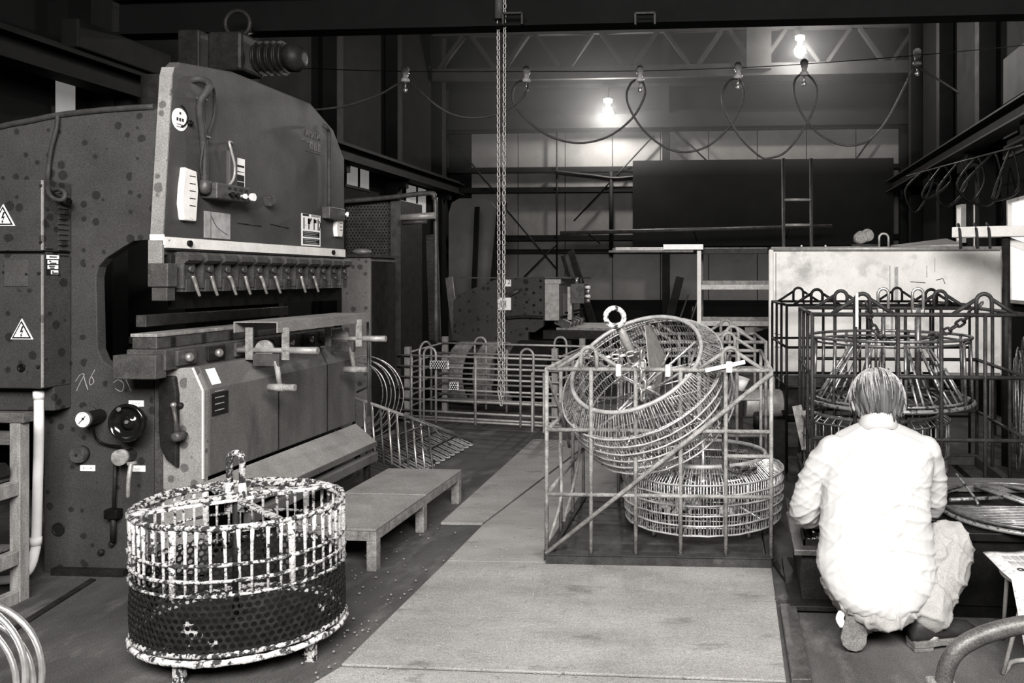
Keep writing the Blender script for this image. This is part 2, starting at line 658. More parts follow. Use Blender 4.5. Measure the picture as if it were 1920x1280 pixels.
# ---- crane runway beams, bridge and lattice girder
for nm, x, w in (('left', -4.05, wl), ('right', 2.2, wr)):
    b = MB().bx(x - .09, x + .09, .2, YB - .3, 2.50, 2.515)
    b.bx(x - .09, x + .09, .2, YB - .3, 2.645, 2.66)
    b.bx(x - .006, x + .006, .2, YB - .3, 2.515, 2.645)
    b.bx(x - .025, x + .025, .2, YB - .3, 2.66, 2.70)
    o = b.build('trim_%d' % (1 if x < 0 else 2), 'girder' if x < 0 else 'rail_paint')
    o['kind'] = 'structure'
    for i in range(8):
        y = (.58 if x < 0 else .3) + i * 1.5
        s_ = 1 if x > 0 else -1
        MB().bx(min(x, (XR if x > 0 else XL)), max(x, (XR if x > 0 else XL)), y, y + .08, 2.40, 2.499).build('bracket', 'girder', o)
br = thing('crane_bridge', 'dark steel crane bridge beam spanning the hall below the roof', 'crane', (-1, 5.0, 2.7))
for z0, z1, y0, y1 in ((2.88, 2.895, 4.93, 5.07), (2.895, 3.10, 4.995, 5.005), (3.10, 3.115, 4.93, 5.07)):
    MB().bx(-4.05, 2.2, y0, y1, z0, z1).build('beam_plate', 'roof_dark', br)
for x in (-4.05, 2.2):
    MB().bx(x - .06, x + .06, 4.6, 5.4, 2.702, 2.879).build('end_carriage', 'girder', br, bevel=.01)
for u in (962, 1210):
    p = P(u, 36, Y=4.9)
    b = MB()
    for a, c in (((-.06, -.035), (-.06, .035)), ((-.06, .035), (.06, .035)), ((.06, .035), (.06, -.035))):
        b.rect((p.x + a[0], 4.9, p.z + a[1]), (p.x + c[0], 4.9, p.z + c[1]), .012, .03, (0, 1, 0))
    b.build('cable_bracket', 'iron_dark', br)
# second girder behind
b = MB().bx(XL + .3, XR - .3, 10.95, 11.05, 3.96, 4.06)
tr = thing('lattice_girder', 'dark steel lattice girder with zigzag struts under the roof', 'girder', (-.9, 11, 3.96))
for v0, v1 in ((143, 120), (58, 44)):
    z0, z1 = P(1400, v0, Y=11).z, P(1400, v1, Y=11).z
    MB().bx(XL + .05, XR - .05, 10.95, 11.03, z0, z1).build('chord', 'rail_paint', tr)
zb, zt = P(1400, 120, Y=11).z, P(1400, 58, Y=11).z
for i in range(-5, 4):
    ua = 1361 + i * 121
    pa, pl, pr_ = P(ua, 58, Y=11), P(ua - 52, 120, Y=11), P(ua + 52, 120, Y=11)
    for q, off in ((pl, -.06), (pr_, .06)):
        MB().rect((pa.x + off, 10.99, zt), (q.x, 10.99, zb), .05, .09, (0, 1, 0)).build('strut', 'rail_paint', tr)
p, q = P(1400, 130, Y=10.9), P(1446, 50, Y=10.9)
MB().bx(p.x, q.x, 10.86, 10.94, p.z, q.z).build('hanger_plate', 'rail_paint', tr)

# hoist under the bridge, above the press
HY = 4.76
h = thing('chain_hoist', 'dark electric hoist with ribbed motor hanging above the press brake', 'hoist', P(470, 110, Y=HY))
p = P(440, 105, Y=HY)
MB().bx(p.x - .1, p.x + .12, HY - .12, HY + .12, p.z - .12, p.z + .12).build('gearbox', 'iron_dark', h, bevel=.02)
b = MB()
for i in range(9):
    b.cyl((p.x + .15 + i * .022, HY, p.z - .02), (p.x + .16 + i * .022, HY, p.z - .02), .105 if i % 2 else .09, 18)
b.build('motor', 'iron_dark', h)
MB().lathe([(.085, 0), (.085, .05), (.06, .09), (.03, .1)], (p.x + .35, HY, p.z - .02), (1, 0, 0), 16).build('motor_cap', 'iron_dark', h)
MB().bx(p.x - .3, p.x - .16, HY - .1, HY + .1, p.z - .16, p.z + .14).build('control_box', 'iron_dark', h, bevel=.01)
MB().bar((p.x, HY, p.z + .12), (p.x, 4.94, 2.885), .02).build('hanger', 'iron_dark', h)
MB().ring((p.x + .02, HY, p.z + .2), (0, 1, 0), .08, .014, 20, 6).build('hook', 'iron_dark', h)

# chain in the middle of the hall, two strands with a loop at the bottom
pA, pB = P(934, 20, Y=5.0), P(946.5, 20, Y=4.96)
ch = thing('hoist_chain', 'long double strand of steel chain hanging down the middle of the hall', 'chain', P(938, 755, Y=5))
bA, bB, bot = P(936, 735, Y=5.0), P(943.5, 735, Y=4.96), P(940, 759, Y=4.98)
chain([(pA.x, pA.y, 3.15), bA, bot], .031, .0034, 'galvanised', ch)
chain([(pB.x, pB.y, 3.15), bB, bot], .031, .0034, 'galvanised', ch)
b = MB().bx(pA.x - .1, pA.x + .13, 4.9, 5.09, 3.13, 3.33)
b.build('chain_wheel_case', 'iron_dark', ch, bevel=.02)
# chain guide sleeve
b = MB().cyl((pA.x + .012, 4.98, P(0, 60, Y=5).z), (pA.x + .012, 4.98, 3.14), .028, 10)
b.build('guide_sleeve', 'hose', ch)

# ---- lamps on the back wall
def lamp(u, v, y, label, power, cap_up):
    p = P(u, v, Y=y)
    t = thing('hall_lamp', label, 'lamp', p)
    MB().ball(p, .075, (1, 1, 1.15)).build('bulb', 'bulb_on', t)
    MB().lathe([(.03, .08), (.035, .14), (.06, .15), (.075, .2), (.05, .215)], p, (0, 0, 1), 16).build('socket', 'porcelain', t)
    q = Vector((p.x, p.y, p.z + .215))
    MB().tube(smooth([q, q + Vector((0, 0, .1)), q + Vector((0, .1, .17)), (p.x, YB - .2, q.z + .2)]), .012, 6).build('arm', 'iron_dark', t)
    L = bpy.data.lights.new('bulb_light', 'POINT')
    L.energy, L.shadow_soft_size, L.color = power, .08, (1, .97, .93)
    lo = link('bulb_light', L, t, Matrix.Translation((p.x, p.y - .1, p.z - .02)))
    return t


lamp(1140, 212, 11.32, 'lit bare bulb low on the back wall above the pale sheets', 300, True)
lamp(1500, 96, 10.7, 'lit bare bulb high up in front of the lattice girder', 210, True)

# ---- festoon line: span wire, insulators, looped cable
YW = 6.0
wpts = [P(u, v, Y=YW) for u, v in ((560, 128), (760, 134), (987, 134), (1199, 133), (1382, 127), (1510, 120), (1719, 104), (1930, 84))]
tag(MB().tube(smooth(wpts, 4), .0035, 5).build('span_wire', 'iron'), 'thin span wire stretched across the hall carrying the cable hangers', 'wire')
desc = ['leftmost glass-topped cable hanger on the span wire, left of the chain', 'glass-topped cable hanger just right of the hanging chain',
        'glass-topped cable hanger above and right of the lower lamp', 'glass-topped cable hanger between the two lit lamps',
        'glass-topped cable hanger right below the upper lit lamp', 'rightmost glass-topped cable hanger on the span wire']
for (u, v), lb in zip(((760, 131), (987, 131), (1200, 130), (1384, 124), (1508, 118), (1720, 98)), desc):
    p = P(u, v, Y=YW)
    t = thing('cable_hanger', lb, 'insulator', p, 'cable hangers on the span wire')
    MB().ball(p, .031).build('glass_ball', 'glass_ball', t)
    MB().lathe([(.018, -.095), (.034, -.088), (.030, -.07), (.018, -.06), (.022, -.03), (.03, -.026)], p, (0, 0, 1), 14).build('porcelain_body', 'porcelain', t)
    b = MB().bar(p + Vector((0, 0, -.095)), p + Vector((0, 0, -.15)), .007)
    b.ball(p + Vector((0, 0, -.155)), .017, (1, .7, 1.2))
    b.build('clip', 'steel', t)
path = [(560, 208), (640, 200), (705, 180), (745, 158), (760, 152), (778, 162), (815, 195), (850, 215), (890, 221), (935, 213), (972, 190),
        (989, 165), (984, 153), (972, 153), (962, 168), (962, 190), (985, 222), (1030, 255), (1085, 268), (1140, 256), (1185, 222), (1208, 182),
        (1208, 160), (1198, 150), (1184, 155), (1175, 178), (1183, 208), (1208, 245), (1245, 275), (1285, 285), (1330, 272), (1372, 232),
        (1393, 185), (1392, 160), (1380, 147), (1364, 155), (1354, 180), (1362, 215), (1390, 260), (1425, 293), (1445, 296), (1475, 283), (1508, 240),
        (1528, 195), (1530, 160), (1510, 138), (1492, 148), (1489, 175), (1505, 215), (1535, 250), (1580, 272), (1625, 265), (1660, 230), (1690, 175),
        (1712, 132), (1722, 128), (1745, 140), (1800, 175)]
wob = [P(u, v, Y=YW + .015 * math.sin(i * 1.7)) for i, (u, v) in enumerate(path)]
tag(MB().tube(smooth(wob, 5), .0085, 7).build('festoon_cable', 'hose'), 'long grey power cable hanging in loops from the span wire', 'cable')

# haze volume added around the two lamps to stand in for their bloom
hz = bpy.data.materials.new('haze')
hz.use_nodes = True
nt = hz.node_tree
nt.nodes.clear()
vs_ = nt.nodes.new('ShaderNodeVolumeScatter')
vs_.inputs['Density'].default_value = .022
vs_.inputs['Anisotropy'].default_value = .3
ou = nt.nodes.new('ShaderNodeOutputMaterial')
nt.links.new(vs_.outputs[0], ou.inputs['Volume'])
MATS['haze'] = hz
o = MB().bx(-3.9, 2.1, 9.2, 11.4, 2.75, 5.1).build('bloom_haze', 'haze')
tag(o, 'thin haze added around the two lit bulbs as their bloom', 'haze', kind='stuff')

# ================================================================== press brake
PY = 3.32                                   # near face of the near side frame
pb = thing('press_brake', 'large spotted grey press brake with white band along its ram', 'press brake', (-2.9, 4.0, 0))


def S(u, v, y=PY):
    return P(u, v, Y=y)


def ramp_(u, v, x=-2.45):
    return P(u, v, X=x)


poly = [(82, 1074), (288, 1074), (288, 690), (230, 693), (208, 688), (192, 676), (183, 655), (180, 520), (184, 500), (198, 484), (232, 462), (250, 452), (272, 450), (300, 452),
        (300, 203), (195, 207), (105, 217), (30, 231), (-60, 262), (-60, 735), (82, 735)]
pp = [S(u, v) for u, v in poly]
side = MB().prism([(p.x, p.z) for p in pp], 'y', PY, PY + .05).build('side_frame', 'press_paint', pb, bevel=.004)
MB().prism([(p.x, p.z) for p in pp], 'y', 4.72, 4.77).build('side_frame', 'press_paint', pb)
# pipe lying along the frame's top edge with a drop hose
MB().tube(smooth([S(-60, 262, PY), S(0, 238, PY), S(60, 226, PY), S(110, 216, PY), S(200, 206, PY), S(290, 200, PY)], 4), .014, 8).build('edge_pipe', 'hose', pb)
MB().tube(smooth([S(108, 216, PY - .015), S(106, 240, PY - .02), S(95, 285, PY - .02), S(90, 330, PY - .03), S(91, 360, 3.16), S(103, 373, 3.14), S(118, 374, 3.14), S(122, 362, 3.15), S(112, 355, 3.17), S(100, 357, 3.2)], 5), .009, 7).build('hose', 'hose', pb)
# base foot strip
MB().bx(S(106, 1074).x, S(240, 1074).x, PY - .03, PY - .002, 0.0, .03).build('base_strip', 'iron_dark', pb)

# control cabinets on the near side
CY = 3.17
xr = S(135, 400).x


def cab(name, v0, v1):
    z0, z1 = P(82, v1, Y=CY).z, P(82, v0, Y=CY).z
    return MB().bx(-4.1, xr, CY, PY - .002, z0, z1).build(name, 'press_paint', pb, bevel=.006), z0, z1


up, uz0, uz1 = cab('upper_cabinet', 336, 471)
lo, lz0, lz1 = cab('lower_cabinet', 476, 729)
MB().bx(-4.1, xr - .012, CY + .02, PY - .002, uz0 - .014, uz0 + .002).build('cabinet_gap', 'sign_black', pb)
MB().bx(-3.4, S(134, 740).x, CY + .06, PY - .002, P(100, 770, Y=CY + .06).z, lz0 + .001).build('cabinet_foot', 'press_paint', pb, bevel=.004)
# bright edge beads of the cabinet doors
for z0, z1, par in ((uz0, uz1, up), (lz0, lz1, lo)):
    MB().bx(xr - .004, xr + .004, CY - .003, CY + .003, z0 + .006, z1 - .004).build('door_edge', 'press_light', par)
for r in range(13):
    z = uz1 - .045 - r * .0225
    if r in (1, 2):
        continue
    MB().bx(xr - .001, xr + .007, CY + .075, CY + .125, z - .004, z + .004).build('louver', 'press_paint', up, bevel=.002)
for r in (0, 11, 12):
    z = uz1 - .04 - r * .0225
    MB().bx(xr - .001, xr + .007, CY + .012, CY + .045, z - .004, z + .004).build('louver', 'press_paint', up, bevel=.002)
b = MB().cyl((xr, CY + .1, uz1 - .085), (xr + .03, CY + .1, uz1 - .085), .018, 10)
b.build('cable_gland', 'iron_black', up)
p0, p1 = P(9, 537, Y=CY), P(53, 487, Y=CY)
MB().bx(p0.x, p1.x, CY - .004, CY + .001, p0.z, p1.z).build('access_panel', 'press_face', lo, bevel=.002)
for u, v, r in ((78, 348, .006), (78, 454, .006), (74, 512, .006), (51, 514, .005), (8, 510, .005), (73, 687, .007)):
    p = P(u, v, Y=CY)
    MB().cyl((p.x, CY - .007, p.z), (p.x, CY + .001, p.z), r, 10).build('screw', 'iron_dark', lo)
p = P(41, 689, Y=CY)
MB().lathe([(.017, .0), (.017, .006), (.011, .006), (.011, .001)], (p.x, CY, p.z), (0, -1, 0), 16).build('key_hole', 'iron_black', lo)


def triangle(u, v, h, par):
    """yellow-style warning triangle: pale plate, dark border, dark bolt with arrow"""
    p = P(u, v, Y=CY)
    s = h / F_PX * 3.3
    tri = lambda k: [(p.x - .577 * s * k, p.z - .333 * s * k), (p.x + .577 * s * k, p.z - .333 * s * k), (p.x, p.z + .667 * s * k)]
    sg = MB().prism(tri(1.0), 'y', CY - .004, CY).build('warning_sign', 'sign_white', par, bevel=.001, label='white warning triangle with a dark lightning bolt')
    MB().prism(tri(.86), 'y', CY - .0048, CY - .003).build('sign_border', 'sign_black', sg)
    MB().prism(tri(.66), 'y', CY - .0056, CY - .004).build('sign_field', 'sign_white', sg)
    q = s * .3
    z = p.z + .02 * s
    bolt = [(.12, .95), (.42, .95), (.12, .25), (.40, .32), (.06, -.45), (.22, -.38), (-.06, -.85), (-.16, -.3), (-.02, -.38), (.14, .02), (-.22, -.05)]
    MB().prism([(p.x + a * q, z + c * q) for a, c in bolt], 'y', CY - .0064, CY - .005).build('bolt_mark', 'sign_black', sg)


triangle(7, 410, 42, up)
triangle(42, 623, 40, lo)
# stack of small labels on the side of the lower cabinet
p0, p1 = P(86, 514, X=xr), P(109, 477, X=xr)
y0, y1, z0, z1 = p0.y, p1.y, P(97, 515, X=xr).z, P(97, 477, X=xr).z
lab = MB().bx(xr, xr + .003, y0, y1, z0, z1).build('label_plate', 'sign_black', lo)
hz = (z1 - z0) / 4
for i, (w0, bars) in enumerate(((0.0, ((.2, .8, .5),)), (.08, ((.1, .3, .7), (.2, .8, .2))), (.08, ((.1, .65, .7), (.2, .6, .25))), (.36, ((.12, .3, .6), (.12, .95, .25))))):
    zz = z1 - hz * i
    s_ = MB().bx(xr + .002, xr + .0045, y0 + (y1 - y0) * w0, y1 - (0 if i == 0 else .004), zz - hz * .86, zz - hz * .1).build('label_field', 'sign_white', lab)
    ya_, yb_ = y0 + (y1 - y0) * w0, y1 - (0 if i == 0 else .004)
    for f0, f1, fz in bars:
        zc_ = zz - hz * (.86 - .76 * fz)
        MB().bx(xr + .0045, xr + .0053, ya_ + (yb_ - ya_) * f0, ya_ + (yb_ - ya_) * f1, zc_ - hz * .11, zc_ + hz * .11).build('print_line', 'iron_dark', lab)

# lower side plate fittings
def disc(name, u, v, r, y0, y1, m, par=pb, n=28, bevel=.002):
    p = S(u, v, y0)
    return MB().cyl((p.x, y0, p.z), (p.x, y1, p.z), r, n).build(name, m, par, bevel=bevel)


# gauge
p = S(157, 786, PY - .09)
g = MB().lathe([(.030, 0), (.030, .08), (.036, .082), (.036, .095)], (p.x, PY, p.z), (0, -1, 0), 28).build('gauge', 'iron', pb)
pq = Vector((p.x, PY - .095, p.z))
MB().lathe([(.032, 0), (.032, .002)], (p.x, PY - .095, p.z), (0, -1, 0), 28).build('dial', 'sign_white', g)
for i in range(19):
    a = math.radians(225 - i * 15)
    c_, s_ = math.cos(a), math.sin(a)
    MB().rect((p.x + .026 * c_, PY - .0975, p.z + .026 * s_), (p.x + .030 * c_, PY - .0975, p.z + .030 * s_), .001, .001, (0, 1, 0)).build('tick', 'sign_black', g)
MB().rect((p.x - .016, PY - .099, p.z - .017), (p.x + .014, PY - .099, p.z + .015), .003, .001, (0, 1, 0)).build('needle', 'sign_black', g)
MB().lathe([(.005, 0), (.005, .004)], (p.x + .004, PY - .0972, p.z + .004), (0, -1, 0), 10).build('needle_hub', 'sign_black', g)
MB().lathe([(.046, 0), (.046, .012)], (S(167, 780).x, PY, S(165, 780).z), (0, -1, 0), 28).build('gauge_flange', 'press_paint', g)
MB().tube(smooth([(p.x + .01, PY - .05, p.z - .04), S(180, 822, PY - .03), S(200, 833, PY - .02), S(225, 836, PY - .03)], 5), .005, 6).build('capillary', 'iron_black', g)
# black handwheel with a deep dish
p = S(235, 793, PY - .10)
hw = MB().lathe([(.02, -.06), (.02, 0), (.05, .0), (.078, .018), (.082, .034), (.077, .042), (.070, .040), (.066, .030), (.05, .016), (.031, .018), (.028, .03), (.014, .034), (.0, .036)],
                (p.x, PY - .06, p.z), (0, -1, 0), 40).build('handwheel', 'black_gloss', pb)
MB().lathe([(.008, 0), (.008, .006)], (p.x + .004, PY - .095, p.z + .004), (0, -1, 0), 10).build('axle_nut', 'steel', hw)
a = (p.x - .028, PY - .098, p.z + .058)
MB().lathe([(.009, 0), (.009, .006)], a, (0, -1, 0), 12).build('grip_screw', 'steel', hw)
# round knobs and levers
p = S(155, 850, PY)
kb = MB().lathe([(.036, 0), (.036, .022), (.033, .03), (.033, .034)], (p.x, PY, p.z), (0, -1, 0), 26).build('round_knob', 'iron', pb)
MB().lathe([(.006, 0), (.006, .003)], (p.x, PY - .0335, p.z), (0, -1, 0), 10).build('knob_hole', 'sign_black', kb)
p = S(247, 851, PY)
kb = MB().lathe([(.026, 0), (.026, .05), (.034, .05), (.034, .075)], (p.x, PY, p.z), (0, -1, 0), 26).build('lever_hub', 'iron_rust', pb)
a, c_, d_ = S(246, 868, PY - .07), S(241, 900, PY - .085), S(240, 934, PY - .075)
MB().tube(smooth([a, c_, d_], 5), [.009] * 5 + [.008] * 5 + [.005], 8).build('lever', 'galvanised', kb)
MB().rect(S(240, 869, PY - .07), S(254, 867, PY - .07), .012, .012).build('lever_clamp', 'galvanised', kb)
p, q = S(217, 858, PY - .02), S(213, 962, PY - .02)
rd = MB().bar(p, q, .007, 8).build('adjusting_rod', 'iron_dark', pb)
MB().ball(p, .011).build('rod_end', 'iron', rd)
MB().bx(q.x - .032, q.x + .03, PY - .04, PY, q.z - .022, q.z + .02).build('rod_clamp', 'iron_black', rd, bevel=.006)
MB().bar(q, S(212, 1015, PY - .02), .011, 8).build('rod_tail', 'iron_dark', rd)
for u, v in ((212, 1018), (192, 1034)):
    p = S(u, v)
    MB().lathe([(.012, 0), (.014, .01), (.008, .02)], (p.x, PY, p.z), (0, -1, 0), 12).build('bolt', 'iron_dark', pb)
p = S(110, 992)
MB().lathe([(.030, 0), (.030, .003), (.024, .003), (.024, .0005)], (p.x, PY, p.z), (0, -1, 0), 26).build('lifting_hole', 'sign_black', pb)
for u, v, t in ((165, 877, '\u2190 | \u2192'), (259, 878, '- - -'), (256, 756, '= = =')):
    p = S(u, v)
    s_ = MB().bx(p.x - .034, p.x + .034, PY - .003, PY, p.z - .013, p.z + .013).build('label_plate', 'sign_white', pb)
    text(t, .016, frame((p.x, PY - .0033, p.z), (1, 0, 0), (0, 0, 1)), 'sign_black', s_, thick=.0003)
# chalk marks
for pts in ([(141, 716), (150, 703), (158, 702), (150, 718), (143, 734)], [(157, 704), (160, 716), (165, 731)], [(178, 693), (168, 712), (170, 722), (176, 715), (172, 706)],
            [(236, 711), (241, 722), (246, 733)], [(212, 718), (222, 712), (232, 720), (228, 734), (216, 728)]):
    MB().tube(smooth([S(u, v, PY - .0008) for u, v in pts], 4), .0018, 5).build('chalk_mark', 'chalk', pb)

# ---- ram
ram_pts = [(3.27, 1.395), (3.27, 1.48), (3.325, 2.17), (3.335, 2.215), (3.37, 2.25), (3.75, 2.305), (4.46, 2.305), (4.72, 2.20), (4.86, 2.04), (4.86, 1.395)]
ram = MB().prism(ram_pts, 'x', -2.505, -2.45).build('ram', 'press_face', pb, bevel=.008)
MB().prism([(3.264, 1.484), (3.27, 1.484), (3.326, 2.18), (3.336, 2.217), (3.332, 2.219), (3.319, 2.18)], 'x', -2.506, -2.449).build('ram_end_strip', 'press_light', ram)
MB().bx(-2.51, -2.447, 3.255, 3.27, 1.36, 1.46).build('ram_end_foot', 'press_light', ram, bevel=.002)
band = MB().bx(-2.45, -2.444, 3.27, 4.86, 1.428, 1.475).build('white_band', 'white_paint', ram)
MB().bx(-2.508, -2.446, 3.263, 3.27, 1.44, 1.485).build('white_band', 'white_paint', ram)
MB().bx(-2.449, -2.43, 3.27, 4.86, 1.418, 1.428).build('band_lip', 'iron_dark', ram)
for y in (3.42, 4.70):
    MB().lathe([(.014, 0), (.014, .012)], (-2.445, y, 1.452), (1, 0, 0), 8).build('bolt', 'iron_black', ram)
# ram box behind the face plate, cylinders
MB().bx(-2.95, -2.506, 3.45, 4.7, 1.62, 1.92).build('ram_beam', 'iron_dark', pb)
for y in (3.7, 4.4):
    MB().cyl((-2.75, y, 1.85), (-2.75, y, 2.26), .11, 20).build('cylinder', 'iron_dark', pb)

# hose bundle on the ram face, sagging from the top edge into the control box
def rf(u, v, o=.02):
    return P(u, v, X=-2.45 + o)


MB().tube(smooth([P(345, 156, X=-2.5), rf(362, 150, .0), rf(378, 149, .03), rf(392, 158, .045), rf(388, 172, .05), rf(377, 188, .035), rf(375, 215, .025), rf(380, 250, .022), rf(383, 290, .02), rf(384, 345, .02)], 5), .0165, 9).build('hose_thick', 'hose', pb)
MB().tube(smooth([rf(388, 155, .05), rf(400, 165, .045), rf(403, 190, .03), rf(401, 220, .02), rf(392, 245, .02), rf(387, 258, .025)], 5), .007, 7).build('hose_loop', 'hose', pb)
MB().tube(smooth([rf(384, 258, .03), rf(377, 300, .025), rf(377, 320, .02), rf(383, 335, .02)], 5), .005, 6).build('hose_thin', 'hose', pb)
for u, v in ((378, 186), (384, 257)):
    p = rf(u, v, .02)
    MB().lathe([(.022, -.004), (.022, .004)], p, (0, .1, 1), 14).build('hose_tie', 'steel', pb)
p = rf(385, 352, .03)
MB().lathe([(.018, .035), (.024, .03), (.026, .0), (.022, -.02), (.012, -.03)], p, (0, 0, 1), 14).build('elbow', 'iron', pb)
# control box with push buttons
p0, p1 = rf(377, 379, 0), rf(441, 346, 0)
z0, z1 = rf(408, 381, 0).z + .012, rf(408, 347, 0).z
cb = MB().bx(-2.45, -2.372, p0.y, p1.y, z0, z1).build('control_box', 'iron', pb, bevel=.005)
zb_ = z0 + (z1 - z0) * .35
for i in range(4):
    y = p0.y + (p1.y - p0.y) * (.36 + .17 * i)
    rr, ln, mm = ((.012, .02, 'iron_black'), (.011, .018, 'iron_black'), (.012, .026, 'sign_white'), (.019, .04, 'sign_white'))[i]
    MB().lathe([(.008, 0), (.008, ln * .6), (rr, ln * .6), (rr, ln)], (-2.372, y, zb_), (1, 0, 0), 14).build('push_button', mm, cb)
    MB().bx(-2.3725, -2.3712, y - .011, y + .011, z1 - .026, z1 - .012).build('button_label', 'sign_black', cb)
# thin lead from the box to the clip with label strip
MB().tube(smooth([rf(392, 345, .03), rf(400, 350, .03), rf(425, 349, .03), rf(438, 335, .03), rf(440, 310, .03), rf(433, 280, .03), rf(430, 266, .02), rf(435, 268, .01)], 5), .006, 7).build('lead', 'galvanised', pb)
p0, p1 = rf(424, 362, 0), rf(438, 285, 0)
MB().bx(-2.452, -2.43, p0.y, p1.y, rf(438, 360, 0).z, rf(438, 285, 0).z).build('label_backing', 'press_face', pb, bevel=.003)
p0, p1 = rf(441, 362, 0), rf(457, 297, 0)
zt, zb_ = rf(449, 297, 0).z, rf(449, 362, 0).z
sg = MB().bx(-2.452, -2.444, p0.y, p1.y, zb_, zt).build('label_strip', 'sign_white', pb)
for a, c_ in ((.80, .74), (.62, .60), (.52, .34), (.32, .12)):
    MB().bx(-2.4445, -2.4432, p0.y + .006, p1.y - .006, zb_ + (zt - zb_) * c_, zb_ + (zt - zb_) * a).build('label_block', 'sign_black', sg)
# tapered white rail covers at each end
for (u0, u1, v0, v1) in ((331, 363, 315, 414), (624, 637, 400, 444)):
    y0, y1 = rf(u0, 370, 0).y, rf(u1, 370, 0).y
    um = (u0 + u1) / 2
    z1, z0 = rf(um, v0, 0).z, rf(um, v1, 0).z
    ym = (y1 - y0)
    po = [(y0 + ym * .12, z0), (y0, z0 + (z1 - z0) * .3), (y0 + ym * .05, z0 + (z1 - z0) * .6), (y0 + ym * .2, z1), (y1 - ym * .1, z1 - .01), (y1, z0 + (z1 - z0) * .6), (y1 - ym * .12, z0)]
    c_ = MB().prism(po, 'x', -2.452, -2.425).build('rail_cover', 'white_paint', pb, bevel=.006)
    for i in range(5):
        zz = z0 + (z1 - z0) * (.28 + .14 * i)
        MB().bx(-2.4255, -2.4242, y0 + ym * .45, y0 + ym * .8, zz, zz + .004).build('scale_mark', 'sign_black', c_)
# papers, stickers and plates
p0, p1 = rf(382, 446, 0), rf(431, 402, 0)
zt, zb_ = rf(406, 398, 0).z, rf(406, 447, 0).z
pa = MB().bx(-2.4515, -2.4475, p0.y, p1.y, zb_, zt).build('faded_chart', 'sign_grey', pb)
MB().tube(smooth([(-2.447, p0.y + .05, zt - .02), (-2.447, p0.y + .09, zt - .07), (-2.447, p1.y - .02, zb_ + .02)], 4), .0016, 5).build('chart_line', 'iron_dark', pa)
MB().bx(-2.4475, -2.4468, p0.y + .045, p0.y + .047, zb_, zt).build('chart_line', 'iron_dark', pa)
p = rf(337, 222, 0)
st = MB().lathe([(.001, 0), (.05, .0), (.05, .0025)], (-2.451, p.y, p.z - .005), (1, 0, 0), 28).build('round_sticker', 'sign_white', pb)
st.scale = (1, 1, 1)
MB().ring((-2.4485, p.y, p.z + .012), (1, 0, 0), .047, .004, 24, 5, a0=.1, a1=math.pi - .1).build('sticker_arc', 'sign_black', st)
for i in range(3):
    MB().bx(-2.4486, -2.4475, p.y - .022 + i * .017, p.y - .012 + i * .017, p.z - .012, p.z + .002).build('sticker_mark', 'sign_black', st)
MB().bx(-2.4486, -2.4475, p.y - .004, p.y + .006, p.z + .018, p.z + .028).build('sticker_mark', 'sign_black', st)
for i in range(2):
    MB().bx(-2.4486, -2.4475, p.y - .022, p.y + .02, p.z - .028 - i * .011, p.z - .0255 - i * .011).build('sticker_line', 'iron', st)
p = rf(354, 231, 0)
MB().lathe([(.013, 0), (.013, .012), (.006, .012), (.006, .02)], (-2.451, p.y, p.z), (1, 0, 0), 14).build('plug', 'iron_black', pb)
# safety plate with pictograms and text blocks
p0, p1 = rf(565, 460, 0), rf(600, 405, 0)
zt, zb_ = rf(582, 402, 0).z, rf(582, 461, 0).z
sg = MB().bx(-2.4515, -2.447, p0.y, p1.y, zb_, zt).build('safety_plate', 'sign_white', pb, label='white safety plate with dark pictograms and text blocks')
w, hh = p1.y - p0.y, zt - zb_
for a, c_ in ((.46, .28), (.23, .05)):
    k_ = MB().bx(-2.4475, -2.4462, p0.y + .012, p1.y - .012, zb_ + hh * c_, zb_ + hh * a).build('text_block', 'sign_black', sg)
    for j in range(3):
        zz = zb_ + hh * (a - .045 - .055 * j)
        MB().bx(-2.4465, -2.4457, p0.y + .022, p1.y - .03 - .02 * (j % 2), zz, zz + .0035).build('text_line', 'sign_grey', k_)
MB().bx(-2.4475, -2.4462, p0.y + .008, p0.y + w * .36, zb_ + hh * .93, zb_ + hh * .995).build('text_block', 'sign_black', sg)
MB().bx(-2.4475, -2.4462, p0.y + w * .48, p1.y - .008, zb_ + hh * .93, zb_ + hh * .995).build('text_block', 'sign_grey', sg)
pz0, pz1 = zb_ + hh * .52, zb_ + hh * .88
for fx, kind in ((.08, 'bar'), (.34, 'Y'), (.62, 'F'), (.84, 'D')):
    y = p0.y + w * fx
    b = MB().bx(-2.4475, -2.4462, y, y + w * .05, pz0, pz1)
    if kind == 'bar':
        b.bx(-2.4475, -2.4462, y + w * .11, y + w * .14, pz0 + .02, pz1 - .04)
    if kind == 'Y':
        b.bx(-2.4475, -2.4462, y - w * .03, y + w * .09, pz0 + .03, pz0 + .06)
        b.rect((-2.447, y + w * .03, pz0 + .04), (-2.447, y + w * .13, pz1), .0012, .014, (1, 0, 0))
    if kind == 'F':
        b.bx(-2.4475, -2.4462, y, y + w * .15, pz1 - .025, pz1 - .005)
    if kind == 'D':
        b.rect((-2.447, y + w * .07, pz1 - .01), (-2.447, y + w * .14, (pz0 + pz1) / 2), .0012, .01, (1, 0, 0))
        b.rect((-2.447, y + w * .14, (pz0 + pz1) / 2), (-2.447, y + w * .07, pz0), .0012, .01, (1, 0, 0))
    b.build('pictogram', 'sign_black', sg)
